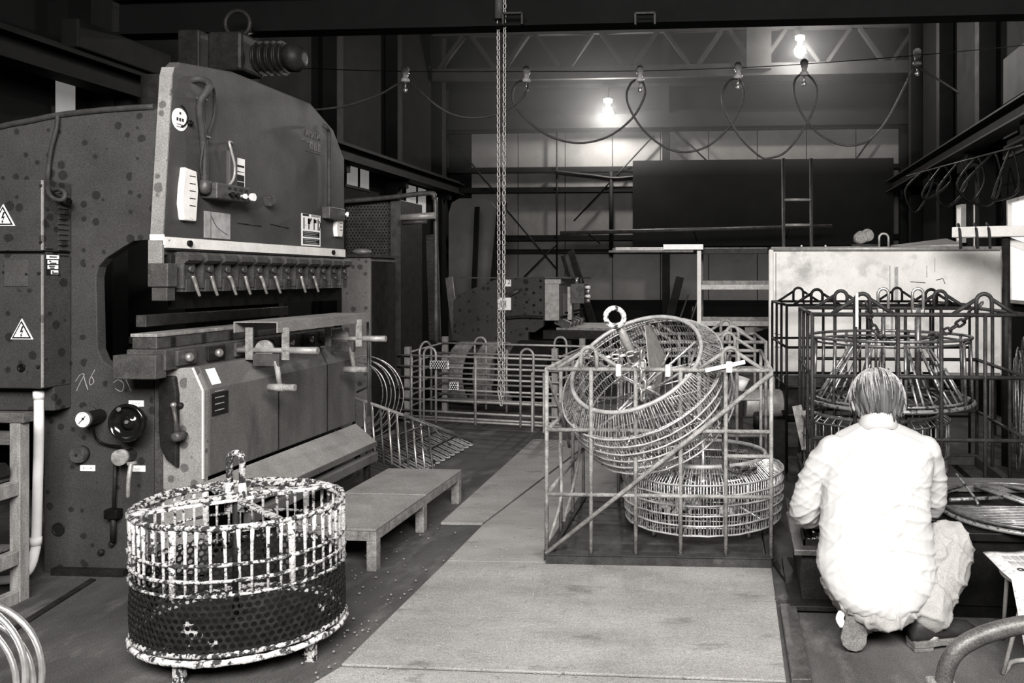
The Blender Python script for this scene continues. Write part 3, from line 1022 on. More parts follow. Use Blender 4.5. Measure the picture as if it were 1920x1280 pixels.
# raised brand lettering
p = rf(587, 254, 0)
text('AMADA', .055, frame((-2.449, p.y, p.z), (0, 1, 0), (0, 0, 1)), 'brand', pb, thick=.0012, sx=.85)
p = rf(586, 273, 0)
for k_, (w_, h_, dz_) in enumerate(((.022, .012, .02), (.03, .012, .012), (.03, .05, 0), (.026, .044, -.004), (.03, .05, -.002))):
    y_ = p.y - .105 + k_ * .046
    MB().bx(-2.4505, -2.4478, y_ - w_ / 2, y_ + w_ / 2, p.z + dz_ - h_ / 2, p.z + dz_ + h_ / 2).build('worn_character', 'brand', pb)
    if k_ > 1:
        MB().bx(-2.449, -2.4474, y_ - w_ / 2 + .007, y_ + w_ / 2 - .007, p.z + dz_ - h_ / 4, p.z + dz_ + h_ / 6).build('worn_character', 'press_face', pb)
MB().bx(-2.451, -2.447, rf(570, 284, 0).y, rf(602, 288, 0).y, rf(586, 286, 0).z, rf(586, 285, 0).z).build('brand_line', 'brand', pb)
# small latch block and second box with hose at the far end
p = rf(498, 376, 0)
MB().box((-2.43, p.y, p.z), (.04, .045, .05), Matrix.Rotation(.35, 3, 'X')).build('latch_block', 'iron', pb, bevel=.004)
p0, p1 = rf(603, 411, 0), rf(633, 388, 0)
bx2 = MB().bx(-2.45, -2.40, p0.y, p1.y, rf(615, 411, 0).z, rf(615, 389, 0).z).build('control_box', 'iron', pb, bevel=.004)
MB().lathe([(.007, 0), (.007, .015), (.016, .015), (.016, .025)], (-2.41, p1.y, (p0.z + p1.z) / 2), (0.8, .6, 0), 12).build('push_button', 'sign_white', bx2)
MB().tube(smooth([rf(606, 235, .02), rf(613, 240, .04), rf(617, 250, .035), rf(617, 300, .02), rf(617, 390, .02)], 5), .011, 8).build('hose_thick', 'hose', pb)
for pts in (((445, 418), (490, 424)), ((507, 420), (541, 428))):
    a, c_ = [rf(u, v, .001) for u, v in pts]
    MB().bar(a, c_, .0025, 5).build('scratch_rib', 'iron_dark', pb)

# ---- upper tool clamps, each with cap, body and lever
cl = MB()
cap = MB().prism([(-.01, 0), (.058, 0), (.07, -.012), (.07, -.036), (.05, -.05), (-.01, -.05)], 'y', -.047, .047)
cap_me = cap.mesh('clamp_cap', 'iron')
body = MB().bx(-.01, .040, -.040, .040, -.175, -.05)
body.bx(-.01, .048, -.047, -.040, -.16, -.05)
body.cyl((.04, .0, -.075), (.055, .0, -.075), .014, 8)
body.cyl((.04, .018, -.115), (.052, .018, -.115), .010, 8)
body.bx(.03, .05, -.03, -.005, -.175, -.12)
body_me = body.mesh('clamp_body', 'iron')
for i in range(12):
    y = 3.375 + i * .1265
    z = 1.412
    M_ = Matrix.Translation((-2.45, y, z))
    c_ = link('tool_clamp', body_me, pb, M_)
    link('clamp_cap', cap_me, c_, M_)
    if i not in (6, 9, 10, 11):
        tw = random.uniform(-.012, .012)
        lv = MB().tube(smooth([(-2.395, y + .0, z - .105), (-2.39, y + .014 + tw, z - .135), (-2.385, y + .02 + tw, z - .165), (-2.383, y + .035 + tw, z - .195)], 4), [.009] * 3 + [.008] * 6 + [.0065] * 4, 7)
        lv.build('lever', 'steel', c_)
MB().bx(-2.49, -2.44, 3.30, 4.84, 1.235, 1.40).build('punch_holder', 'iron_dark', pb, bevel=.003)
MB().bx(-2.475, -2.46, 3.33, 4.83, 1.16, 1.236).build('punch', 'iron_black', pb)
MB().bx(-2.50, -2.41, 3.24, 3.30, 1.26, 1.36).build('holder_end', 'iron', pb, bevel=.003)
MB().bx(-2.49, -2.42, 3.25, 3.30, 1.20, 1.26).build('holder_end', 'iron', pb, bevel=.003)

# ---- bed, die holder
bp0, bp1, bp2, bp3 = S(313, 690), S(369, 688), S(388, 731), S(388, 895)
XB = bp3.x
bed = MB().prism([(bp0.x, .02), (bp0.x, bp0.z), (bp1.x, bp1.z), (bp2.x, bp2.z), (bp2.x, .02)], 'y', PY - .025, PY + .01).build('bed_end_plate', 'press_light', pb, bevel=.004)
ap = MB().prism([(bp0.x, bp3.z), (bp0.x, bp0.z), (bp1.x, bp1.z), (bp2.x, bp2.z), (XB, bp3.z)], 'y', PY + .011, 4.68).build('bed_apron', 'bed_paint', pb, bevel=.006)
MB().prism([(bp0.x - .3, .02), (bp0.x - .3, bp3.z), (XB - .12, bp3.z - .002), (XB - .12, .02)], 'y', PY + .02, 4.66).build('bed_core', 'iron_black', pb)
for y in (3.86, 4.34):
    MB().prism([(bp1.x - .01, bp1.z + .0005), (bp1.x + .0015, bp1.z + .0015), (bp2.x + .0025, bp2.z), (XB + .0025, bp3.z), (XB, bp3.z), (bp2.x, bp2.z), (bp1.x, bp1.z)], 'y', y, y + .006).build('apron_seam', 'iron_dark', ap)
MB().bx(bp2.x - .003, bp2.x + .004, PY - .03, PY - .022, bp3.z, bp2.z).build('edge_bead', 'frame_white', bed)
MB().rect((bp1.x, PY - .026, bp1.z), (bp2.x, PY - .026, bp2.z), .008, .006).build('edge_bead', 'frame_white', bed)
# labels on the bed
p = P(396, 706, Y=PY + .05)
dx, dz = (bp2.x - bp1.x), (bp2.z - bp1.z)
nrm = Vector((-dz, 0, dx)).normalized()
o = (bp1 + bp2) / 2
M_ = frame((o.x + nrm.x * .0015, PY + .075, o.z + nrm.z * .0015), (0, 1, 0), (bp1.x - bp2.x, 0, bp1.z - bp2.z))
b = MB().box((0, 0, 0), (.06, .075, .002))
sl = link('label_plate', b.mesh('label_plate', 'sign_white'), pb, M_)
p0, p1 = P(391, 782, X=XB), P(427, 735, X=XB)
nl = MB().bx(XB, XB + .003, p0.y + .02, p1.y, p0.z, P(410, 735, X=XB).z).build('name_plate', 'iron_dark', pb)
for i in range(4):
    zz = p0.z + .02 + i * .028
    MB().bx(XB + .0025, XB + .004, p0.y + .04, p1.y - .03, zz, zz + .004).build('text_line', 'sign_grey', nl)
# dark guide post with rounded foot and crank beside the bed
q0, q1 = S(292, 702), S(314, 702)
zf = S(300, 862).z
MB().prism([(q0.x, .02), (q0.x, q0.z), (q1.x + .002, q0.z), (q1.x + .002, .02)], 'y', PY - .006, PY + .004).build('guide_post', 'iron', pb)
gp = [S(u, v, PY - .05) for u, v in ((296, 705), (296, 800), (299, 838), (310, 862), (331, 878), (331, 740), (326, 705))]
MB().prism([(p.x, p.z) for p in gp], 'y', PY - .05, PY - .026).build('curved_guard', 'iron_dark', pb, bevel=.008)
p, q = S(325, 759, PY - .075), S(334, 818, PY - .075)
cr = MB().tube([p, p + (q - p) * .5, q], [.009, .008, .016], 10).build('crank', 'iron', pb)
MB().ball(p, .012).build('crank_knob', 'steel', cr)
MB().lathe([(.02, -.03), (.022, 0), (.018, .022), (.008, .024)], q, (0, -1, 0), 16).build('crank_hub', 'iron', cr)
MB().bar(q, q + Vector((0, .08, 0)), .009).build('crank_shaft', 'iron_dark', cr)
p = S(338, 760, PY - .03)
MB().ball(p, .014).build('ball_stop', 'iron_dark', cr)

# die holder and dies along the bed
zt = P(292, 625, Y=3.25).z
MB().bx(-2.575, -2.40, 3.215, 4.74, bp0.z + .001, .995).build('die_base', 'iron', pb, bevel=.004)
MB().bx(-2.565, -2.455, 3.235, 4.74, .996, zt - .016).build('die_block', 'iron', pb, bevel=.003)
MB().bx(-2.57, -2.45, 3.23, 4.74, zt - .0155, zt).build('die_cap', 'iron_rust', pb, bevel=.003)
MB().bx(-2.60, -2.41, 3.17, 3.234, bp0.z - .03, .975).build('die_end_block', 'iron', pb, bevel=.004)
for i in range(7):
    y = 3.33 + i * .2
    cp = MB().bx(-2.40, -2.385, y - .06, y + .06, .920, .985).build('clamp_plate', 'iron_dark' if i % 2 else 'iron', pb, bevel=.003)
    MB().lathe([(.02, 0), (.02, .016), (.012, .022)], (-2.385, y, .952), (1, 0, 0), 8).build('hex_bolt', 'steel', cp)
    MB().bx(-2.456, -2.449, y - .012, y + .012, 1.0, 1.04).build('die_pad', 'iron_dark', pb)
# back gauge bar seen through the throat
p = P(266, 602, X=-2.72)
MB().bx(-2.75, -2.70, p.y, 4.66, p.z - .027, p.z + .027).build('gauge_bar', 'iron', pb, bevel=.003)
for zz, m_ in ((.955, 'iron'), (.90, 'iron_dark'), (.86, 'iron_black')):
    MB().bx(-3.35, -2.60, 4.2, 4.5, zz - .02, zz + .02).build('rear_rail', m_, pb)
MB().bx(-3.5, -2.63, 4.2, 4.70, .05, .84).build('rear_casing', 'iron_black', pb)

# folding apron tray and foot bar below the bed
fy = 4.68
e0 = P(665, 796, X=XB)
c0 = P(706, 827, Y=fy)
MB().slab([(XB + .002, PY - .02, bp3.z - .012), (c0.x, PY - .02, c0.z), (c0.x, fy, c0.z), (XB + .002, fy, bp3.z - .012)], .014).build('apron_tray', 'platform_top', pb, bevel=.003)
MB().bx(c0.x - .004, c0.x + .004, PY - .02, fy, c0.z - .03, c0.z).build('tray_lip', 'bed_paint', pb)
fb = P(700, 862, Y=fy - .1)
MB().bx(c0.x - .03, c0.x + .02, PY + .1, fy - .02, fb.z - .02, fb.z + .03).build('foot_bar', 'bed_paint', pb, bevel=.003)
for y in (3.5, 4.55):
    MB().bx(c0.x - .02, c0.x + .01, y, y + .03, 0.001, fb.z - .019).build('foot_bar_leg', 'iron_dark', pb)

# ---- front sheet support clamped to the bed
sp = thing('sheet_support', 'narrow grey support table with round handles in front of the press dies', 'support table', (-2.25, 4.1, 1.0))
ztop = P(519.5, 603, Y=3.61).z
xa, xb = P(439, 598, Y=3.61).x, P(519.5, 603, Y=3.61).x
ya, yb = 3.61, 4.56
MB().bx(xa, xb, ya, yb, ztop - .006, ztop).build('table_top', 'platform_top', sp, bevel=.002)
for x in (xa, xb):
    MB().bx(x - .003, x + .003, ya, yb, ztop - .052, ztop - .001).build('flange', 'platform_top', sp)
for yy in (3.66, 4.40):
    d0 = P(455, 660, Y=yy)
    zrod = P(500, 657, Y=3.66).z
    for x in (xa + .03, xb - .0):
        MB().bx(x - .006, x + .03, yy - .004, yy + .006, zrod - .045, ztop - .03).build('bracket_plate', 'iron_rust', sp, bevel=.002)
    MB().bar((xa - .02, yy + .012, zrod), (xb + .16, yy + .012, zrod), .013, 12).build('cross_rod', 'galvanised', sp)
    MB().bar((xb + .0, yy + .012, zrod), (xb + .165, yy + .012, zrod), .017, 12).build('handle_grip', 'galvanised', sp)
    MB().lathe([(.045, -.006), (.045, .012)], (xa + .11, yy + .02, zrod + .004), (0, -1, 0), 20).build('cam_disc', 'iron_rust', sp)
    MB().bx(xa + .06, xb - .02, yy - .002, yy + .03, zrod - .075, zrod - .015).build('clamp_jaw', 'iron', sp, bevel=.003)
    l0 = Vector((xb - .04, yy + .01, zrod - .05))
    l1 = Vector((xb - .015, yy + .0, zrod - .175))
    MB().bar(l0, l1, .013, 10, .011).build('clamp_lever', 'iron_rust', sp)
    MB().bar(l1 + Vector((-.055, 0, 0)), l1 + Vector((.075, 0, 0)), .016, 12).build('lever_handle', 'iron_rust', sp)
    MB().bar(l1 + Vector((-.055, 0, 0)), l1 + Vector((.02, 0, 0)), .0185, 12).build('lever_sleeve', 'iron_rust', sp)
MB().bar(P(690, 600, Y=4.66), P(692, 780, Y=4.66), .009, 8).build('front_post', 'iron', sp)

# work platform in front of the press: two plates on a frame with legs
wp = thing('step_platform', 'low two-section steel step platform on square legs', 'platform', (-1.8, 4.0, 0))
X0, X1, Y0, Y1, ZP = -2.02, -1.585, 3.43, 4.53, .19
ym = 3.99
for y0, y1 in ((Y0, ym - .004), (ym + .004, Y1)):
    MB().bx(X0, X1, y0, y1, ZP - .012, ZP).build('top_plate', 'platform_top', wp, bevel=.003)
for a in ((X0, X0 + .03, Y0, Y1), (X1 - .03, X1, Y0, Y1), (X0 + .031, X1 - .031, Y0, Y0 + .03), (X0 + .031, X1 - .031, Y1 - .03, Y1)):
    MB().bx(a[0], a[1], a[2], a[3], ZP - .055, ZP - .013).build('edge_rail', 'iron_rust', wp, bevel=.002)
for y in (Y0, ym - .02, Y1 - .045):
    for x in (X0, X1 - .045):
        MB().bx(x, x + .045, y, y + .045, 0, ZP - .0555).build('leg', 'iron_rust', wp, bevel=.003)

# ================================================================== perforated sheet
def perforated(fmap, w, h, pitch, hole, wrap=False):
    """hexagonally staggered round holes; fmap(s, t, depth) -> world point"""
    b = MB()
    dx, dy = pitch, pitch * .866
    nx, ny = int(round(w / dx)), int(h / dy)
    dx = w / nx
    R = dx / math.sqrt(3)
    for j in range(ny):
        for i in range(nx):
            cx, cy = (i + (.5 if j % 2 else 0)) * dx, (j + .5) * dy
            if not wrap and (cx + dx / 2 > w or cx - dx / 2 < -dx * .01):
                continue
            vo, vi = [], []
            for k in range(12):
                a = math.radians(30 * k + 30)
                rr = R * (1 if k % 2 == 0 else .866)
                vo.append(fmap(cx + rr * math.cos(a), cy + rr * math.sin(a) * (dy / (dx * .866)), 0))
                vi.append(fmap(cx + hole * math.cos(a), cy + hole * math.sin(a), 0))
            b.add(vo + vi, [(k, (k + 1) % 12, 12 + (k + 1) % 12, 12 + k) for k in range(12)])
    return b


# ================================================================== crusted oval drum basket, front left
dc = P(452, 940, d=2.82)
DR, DRY = .345, .285
DZ = dc.z
dr = thing('dipping_drum', 'oval bar-and-perforated-sheet drum caked white and black, standing front left', 'basket', (dc.x, dc.y, 0))
ang = math.atan2(dc.y, dc.x) - math.pi / 2
Rz = Matrix.Rotation(0.0, 3, 'Z')
TILT = Matrix.Rotation(math.radians(1.2), 3, 'X')


def dp(a, z, k=1.0, o=0.0):
    q = Vector(((DR * k + o) * math.cos(a), (DRY * k + o) * math.sin(a), z - .3))
    q = TILT @ q
    return Vector((dc.x + q.x, dc.y + q.y, q.z + .3))


def dring(name, z, r, m, k=1.0, jit=0.0, o=0.0):
    pts = [dp(2 * math.pi * i / 72, z + random.uniform(-jit, jit), k, o + random.uniform(-jit, jit)) for i in range(72)]
    rr = [r * (1 + random.uniform(-.12, .25) * (1 if jit else 0)) for _ in pts]
    return MB().tube(pts, rr, 8, closed=True).build(name, m, dr)


zb, zp = .068, DZ - .212
dring('top_rim', DZ, .0088, 'crust', jit=.002)
dring('top_rim_inner', DZ - .012, .008, 'crust', .985, jit=.002, o=-.004)
for i, z in enumerate((DZ - .118, DZ - .17, DZ - .216)):
    dring('hoop', z, .0058, 'crust', jit=.001, o=.004)
dring('bottom_rim', zb + .012, .0105, 'crust_light', jit=.002, o=.003)
dring('bottom_rim', zb + .035, .008, 'crust', jit=.0015)
NB = 52
for i in range(NB):
    a = 2 * math.pi * (i + random.uniform(-.12, .12)) / NB
    wide = i % 9 == 2
    lean = random.uniform(-.012, .012)
    pts = [dp(a, DZ - .006), dp(a + lean * .4, DZ - .05), dp(a + lean * .8, DZ - .13), dp(a + lean, zp - .015)]
    rr = [.0075, .006, .0048, .0046]
    if wide:
        rr = [.0125, .012, .011, .010]
    MB().tube(pts, rr, 6).build('upright_bar', 'crust_bar', dr)
ell = [0.0]
N = 720
for i in range(N):
    p, q = dp(2 * math.pi * i / N, 0), dp(2 * math.pi * (i + 1) / N, 0)
    ell.append(ell[-1] + (q - p).length)
CIRC = ell[-1]


def arc2ang(s):
    s %= CIRC
    lo_, hi_ = 0, N
    while hi_ - lo_ > 1:
        m_ = (lo_ + hi_) // 2
        if ell[m_] <= s:
            lo_ = m_
        else:
            hi_ = m_
    return 2 * math.pi * (lo_ + (s - ell[lo_]) / (ell[lo_ + 1] - ell[lo_])) / N


ps = perforated(lambda s, t, d: dp(arc2ang(s), zb + .03 + t, 1.0, .004 * math.sin(s * 23) * math.sin(t * 19)), CIRC, zp - zb - .03 + .012, .0245, .0088, wrap=True)
o = ps.build('perforated_wall', 'crust_dark', dr)
sm = o.modifiers.new('thick', 'SOLIDIFY')
sm.thickness = .004
b = MB()
b.add([dp(2 * math.pi * i / 48, zb + .014, .985) for i in range(48)], [tuple(range(48))])
b.build('floor_sheet', 'crust_dark', dr)
for a in (math.radians(263), math.radians(340), math.radians(80), math.radians(160)):
    t = dp(a, zb + .01, .93)
    MB().bx(t.x - .018, t.x + .018, t.y - .012, t.y + .012, 0, zb + .012).build('foot', 'crust', dr, bevel=.003)
# cross strap over the opening and lifting hoop
p0, p1 = dp(math.radians(214), DZ + .002), dp(math.radians(52), DZ + .002)
mid = (p0 + p1) / 2
MB().rect(p0, p1, .055, .012).build('cross_strap', 'crust_light', dr, bevel=.003)
MB().rect(p0 + (p1 - p0) * .2 + Vector((0, 0, .012)), p0 + (p1 - p0) * .72 + Vector((0, 0, .012)), .035, .014).build('strap_pad', 'crust', dr, bevel=.004)
p0, p1 = dp(math.radians(135), DZ - .004), dp(math.radians(320), DZ - .004)
MB().rect(p0, p1, .03, .01).build('cross_strap', 'crust', dr, bevel=.003)
hb = P(443, 950, d=2.82)
hp = ucurve((mid.x - .024, mid.y, DZ + .0), (mid.x + .024, mid.y, DZ + .0), (0, 0, 1), .165, 10)
MB().tube(hp, .0115, 9).build('lifting_hoop', 'crust', dr)
MB().tube([hp[0] + Vector((0, 0, -.04)), hp[0] + Vector((0, 0, .06))], [.018, .013], 9).build('hoop_sleeve', 'crust_light', dr)
MB().tube([hp[-1] + Vector((0, 0, -.04)), hp[-1] + Vector((0, 0, .06))], [.018, .013], 9).build('hoop_sleeve', 'crust_light', dr)
MB().bar((mid.x, mid.y, zb + .02), (mid.x, mid.y, DZ), .012, 8).build('centre_shaft', 'crust_dark', dr)

# ================================================================== bar cages
def cage(label, A, B, D, z0, ht, bows, nv=6, levels=(.36, .69), mat_='iron_rust', r=.0095, base=True, left=True, right=False, diag=False, boards=True):
    A, B = Vector(A), Vector(B)
    A.z = B.z = z0
    x = (B - A)
    W = x.length
    x.normalize()
    y = Vector((-x.y, x.x, 0))
    up = Vector((0, 0, 1))
    t = thing('bar_cage', label, 'cage', (A + B) / 2, None)

    def pt(u, v, w):
        return A + x * (u * W) + y * (v * D) + up * (w * ht)

    def rod(p, q, rr=r, nm='bar'):
        MB().bar(p, q, rr, 8).build(nm, mat_, t)
    bz = .055 / ht
    if base:
        for a, c in ((pt(0, 0, 0), pt(1, 0, 0)), (pt(0, 1, 0), pt(1, 1, 0))):
            b = MB()
            b.rect(a + up * .027, c + up * .027, .04, .054)
            b.rect(a + up * .054, c + up * .054, .052, .006)
            b.build('base_channel', 'pallet', t)
        for u in (0, 1):
            MB().rect(pt(u, 0, 0) + up * .027 + y * .03, pt(u, 1, 0) + up * .027 - y * .03, .04, .052).build('base_channel', 'pallet', t)
        if boards:
            for i in range(8):
                v = .06 + i * .118
                MB().rect(pt(.03, v + .04, 0) + up * .045, pt(.97, v + .04, 0) + up * .045, .085, .014).build('base_board', 'pallet', t)
    for i in range(nv):
        u = i / (nv - 1)
        rod(pt(u, 0, bz * .9), pt(u, 0, 1), nm='upright')
        rod(pt(u, 1, bz * .9), pt(u, 1, 1), nm='upright')
    for v in (0, 1):
        rod(pt(0, v, 1), pt(1, v, 1), r * 1.05, 'top_bar')
        for w in levels:
            rod(pt(0, v, w), pt(1, v, w))
        for c in bows:
            q, hw, hh = pt(c, v, 1), .036, .1
            MB().tube(ucurve(q - x * hw, q + x * hw, up, hh, 10), r * 1.05, 8).build('bow', mat_, t)
            rod(q - x * .15, q - x * (hw + .003) + up * (hh * .72), r, 'bow_strut')
            rod(q + x * .15, q + x * (hw + .003) + up * (hh * .72), r, 'bow_strut')
    for u, on in ((0, left), (1, right)):
        rod(pt(u, 0, 1), pt(u, 1, 1), r * 1.05, 'top_bar')
        if on:
            for v in (.33, .66):
                rod(pt(u, v, bz * .9), pt(u, v, 1), nm='upright')
            for w in levels:
                rod(pt(u, 0, w), pt(u, 1, w))
    if diag:
        MB().bar(pt(0, -.014, bz), pt(1, -.014, .985), r * 1.15, 8).build('diagonal_bar', mat_, t)
    return t, pt, x, y


mA, mB = fl(1025, 1058), fl(1446, 1066)
cg, cpt, cx_, cy_ = cage('rusty bar cage in the middle of the floor holding two round wire baskets', mA, mB, .96, 0.0, .885, (.19, .82), diag=True)
# bent stay bars and short extra bars on this one
for pts in (((.0, .0, .97), (.03, .22, .72), (.02, .45, .5)), ((.02, .30, .12), (.05, .55, .4), (.02, .8, .66)), ((0, .02, .1), (.035, .15, .3), (.0, .3, .55))):
    MB().tube(smooth([cpt(*p) for p in pts], 4), .0085, 8).build('bent_stay', 'iron_rust', cg)
MB().bar(cpt(.8, 0, .565), cpt(1, 0, .565), .0095, 8).build('bar', 'iron_rust', cg)
# white tags clipped to the top bar
for fx in (.325, .545):
    q = cpt(fx, -.012, 1)
    o = MB().bx(q.x - .012, q.x + .012, q.y - .012, q.y + .012, q.z - .03, q.z + .025).build('clip', 'frame_white', cg, bevel=.005)
q0, q1 = cpt(.71, -.02, 1.0), cpt(.885, -.02, 1.045)
MB().rect(q0, q1, .012, .018).build('taped_stick', 'sign_white', cg, bevel=.003)
q = cpt(.815, -.035, 1.02)
MB().bx(q.x - .014, q.x + .014, q.y - .008, q.y + .01, q.z - .025, q.z + .025).build('tape_wrap', 'sign_white', cg, bevel=.005)


# ================================================================== wire baskets
def basket(label, c, n, R, rr, hb, hc, nrod, m, rings=6, name='wire_basket', wr=.0028, extras=True, feet=True):
    """c = centre of the bottom ring, n = axis"""
    n = Vector(n).normalized()
    q = Vector((0, 0, 1)).rotation_difference(n)
    c = Vector(c)
    t = thing(name, label, 'basket', c)

    def pt(a, r, z):
        return c + q @ Vector((r * math.cos(a), r * math.sin(a), z))
    b = MB()
    Rb = R * .965
    for i in range(nrod):
        a = 2 * math.pi * (i + random.uniform(-.2, .2)) / nrod
        b.tube([pt(a, Rb, 0), pt(a + random.uniform(-.01, .01), R, hb * .5), pt(a, R, hb), pt(a, rr, hb + hc)], wr * random.uniform(.85, 1.15), 5, caps=False)
    b.build('wall_wires', m, t, kind='stuff')
    for i in range(rings):
        z = hb * i / (rings - 1)
        k = Rb + (R - Rb) * min(1, z / (hb * .5))
        pts = [pt(2 * math.pi * j / 64, k + .005 + random.uniform(-.0015, .0015), z + random.uniform(-.0015, .0015)) for j in range(64)]
        MB().tube(pts, .0046, 6, closed=True).build('hoop', 'rod_pale' if m == 'wire_bright' else m, t)
    MB().tube([pt(2 * math.pi * j / 56, rr, hb + hc) for j in range(56)], .0105, 8, closed=True).build('rim', 'rod_pale' if m == 'wire_bright' else m, t)
    MB().tube([pt(2 * math.pi * j / 64, R - .008, hb - .004) for j in range(64)], .005, 6, closed=True).build('shoulder_ring', m, t)
    b = MB()
    for i in range(21):
        d = -Rb + 2 * Rb * (i + .5) / 21
        L = math.sqrt(max(0, Rb * Rb - d * d))
        b.tube([c + q @ Vector((d, -L, 0)), c + q @ Vector((d, L, 0))], .0032, 5)
        if i % 3 == 0:
            b.tube([c + q @ Vector((-L, d, -.004)), c + q @ Vector((L, d, -.004))], .004, 5)
    b.build('floor_wires', m, t, kind='stuff')
    if extras:
        for i in range(6):
            a = i * math.pi / 3 + .3
            MB().bar(pt(a, .02, hb * .55), pt(a, R - .012, hb * (.2 if i % 2 else .75)), .007, 6).build('spoke', m, t)
        MB().bar(pt(0, 0, 0), pt(0, 0, hb + hc + .12), .014, 10).build('shaft', m, t)
        MB().lathe([(.02, 0), (.035, .01), (.035, .05), (.02, .06)], pt(0, 0, hb * .5), n, 14).build('hub', m, t)
    if feet:
        for i in range(4):
            a = math.pi / 4 + i * math.pi / 2
            p = pt(a, R * .8, -.001)
            MB().bar(p, p - n * min(.05, p.z), .011, 8).build('foot', m, t)
    return t, pt


lc = P(1318, 960, d=4.06)
lc = Vector((lc.x, lc.y, .112))
lb, lpt = basket('lower upright round wire basket inside the rusty cage', lc, (0, 0, 1), .40, .315, .235, .065, 170, 'wire_bright')
# load in the lower basket: crusted pieces on the floor
for i in range(16):
    a, rr_ = random.uniform(0, 6.28), random.uniform(.05, .33)
    p = Vector((lc.x + rr_ * math.cos(a), lc.y + rr_ * math.sin(a), .135 + random.uniform(0, .03)))
    s_ = random.uniform(.03, .06)
    o = MB().box(p, (s_ * 1.4, s_, s_ * .8), Matrix.Rotation(random.uniform(0, 3), 3, 'Z') @ Matrix.Rotation(random.uniform(-.3, .3), 3, 'X')).build('cast_piece', 'crust_light', None, bevel=.012)
    tag(o, 'white crusted lump lying in the lower wire basket', 'casting', 'lumps in the lower wire basket')
un = Vector((-.27, -.56, .78)).normalized()
rc = P(1192, 678, d=3.80)
ub, upt = basket('upper tilted round wire basket leaning on the other inside the cage', rc - un * .335, un, .405, .325, .25, .085, 170, 'wire_bright', feet=False)
q_ = Vector((0, 0, 1)).rotation_difference(un)
sh0 = rc - un * .02
eye = rc + un * .235
MB().bar(sh0, eye, .019, 10).build('lifting_shaft', 'galvanised', ub)
MB().ring(eye + un * .045, (0.35, -.85, .3), .043, .0125, 24, 8).build('lifting_eye', 'crust_light', ub)
MB().lathe([(.03, 0), (.04, .012), (.03, .05)], sh0 - un * .02, un, 12).build('collar', 'crust_light', ub)
# sheet divider and struts in the upper basket
at_ = max([k * .05 for k in range(126)], key=lambda a: upt(a, .3, .3).z) + .35
pv = [upt(at_, r, z) for r, z in ((.385, .02), (.385, .235), (.30, .31), (.14, .20), (.06, .10), (.05, .02))]
MB().slab(pv, .004).build('divider_sheet', 'galvanised', ub)
for a, c_ in ((.2, 3.6), (2.6, 5.4), (4.4, 1.2)):
    MB().bar(upt(a, .30, .31), upt(c_, .10, .16), .007, 6).build('strut', 'wire_bright', ub)
MB().bar(upt(5.5, .32, .325), upt(.1, .31, .325), .007, 6).build('strut', 'wire_bright', ub)
# chains in the cage
cc = thing('sling_chain', 'slack chain slung from the left bow of the middle cage', 'chain', cpt(.19, 0, 1.0))
chain(smooth([cpt(.16, .02, 1.07), cpt(.24, .06, 1.055), cpt(.32, .08, 1.06), cpt(.40, .1, 1.08), rc + un * .05], 5), .034, .0052, 'steel', cc)
cc = thing('sling_chain', 'short straight chain hanging in the mouth of the tilted basket', 'chain', cpt(.43, 0, .8))
p = P(1205, 655, d=3.55)
chain([p, (p.x, p.y, p.z - .22)], .045, .006, 'steel', cc)
cc = thing('sling_chain', 'dark chain hanging from the right bow of the middle cage', 'chain', cpt(.79, 0, .8))
chain(smooth([cpt(.815, .03, 1.07), cpt(.80, .05, .9), cpt(.79, .06, .7), cpt(.80, .06, .5), cpt(.86, .1, .47), cpt(.93, .2, .45)], 5), .04, .0065, 'iron', cc)

# cage behind the middle one, with a pump set behind its bars
a4, b4 = P(1165, 640, d=5.04), P(1436, 641, d=5.04)
cg4, *_ = cage('empty bar cage standing behind the middle cage', (a4.x, a4.y, 0), (b4.x, b4.y, 0), .75, 0, .892, (.2, .77), levels=(.34, .82), r=.0105, left=False, boards=False)
pu = thing('pump_set', 'round shiny drum pump on a stand behind the middle cage', 'pump', P(1418, 800, d=5.35))
q = P(1420, 757, d=5.35)
MB().cyl(q + Vector((-.09, 0, 0)), q + Vector((.16, .05, 0)), .095, 24).build('drum', 'galvanised', pu, bevel=.006)
MB().cyl(q + Vector((.16, .05, 0)), q + Vector((.27, .07, 0)), .13, 20).build('motor', 'iron_dark', pu, bevel=.01)
MB().bx(q.x - .14, q.x - .095, q.y - .07, q.y + .07, 0, q.z + .05).build('stand', 'iron_dark', pu)
MB().bx(q.x + .1, q.x + .2, q.y - .03, q.y + .1, 0, q.z - .1).build('stand', 'iron_dark', pu)
MB().cyl(q + Vector((.0, -.1, -.05)), q + Vector((.0, -.06, -.14)), .03, 12).build('outlet', 'iron_dark', pu)
bk = P(1385, 718, d=5.25)
b = MB().lathe([(.035, 0), (.05, .09), (.048, .09), (.033, .004)], bk - Vector((0, 0, .045)), (.3, .1, 1), 18)
tag(b.build('white_cup', 'sign_white'), 'white cup-shaped can beside the pump behind the middle cage', 'can')

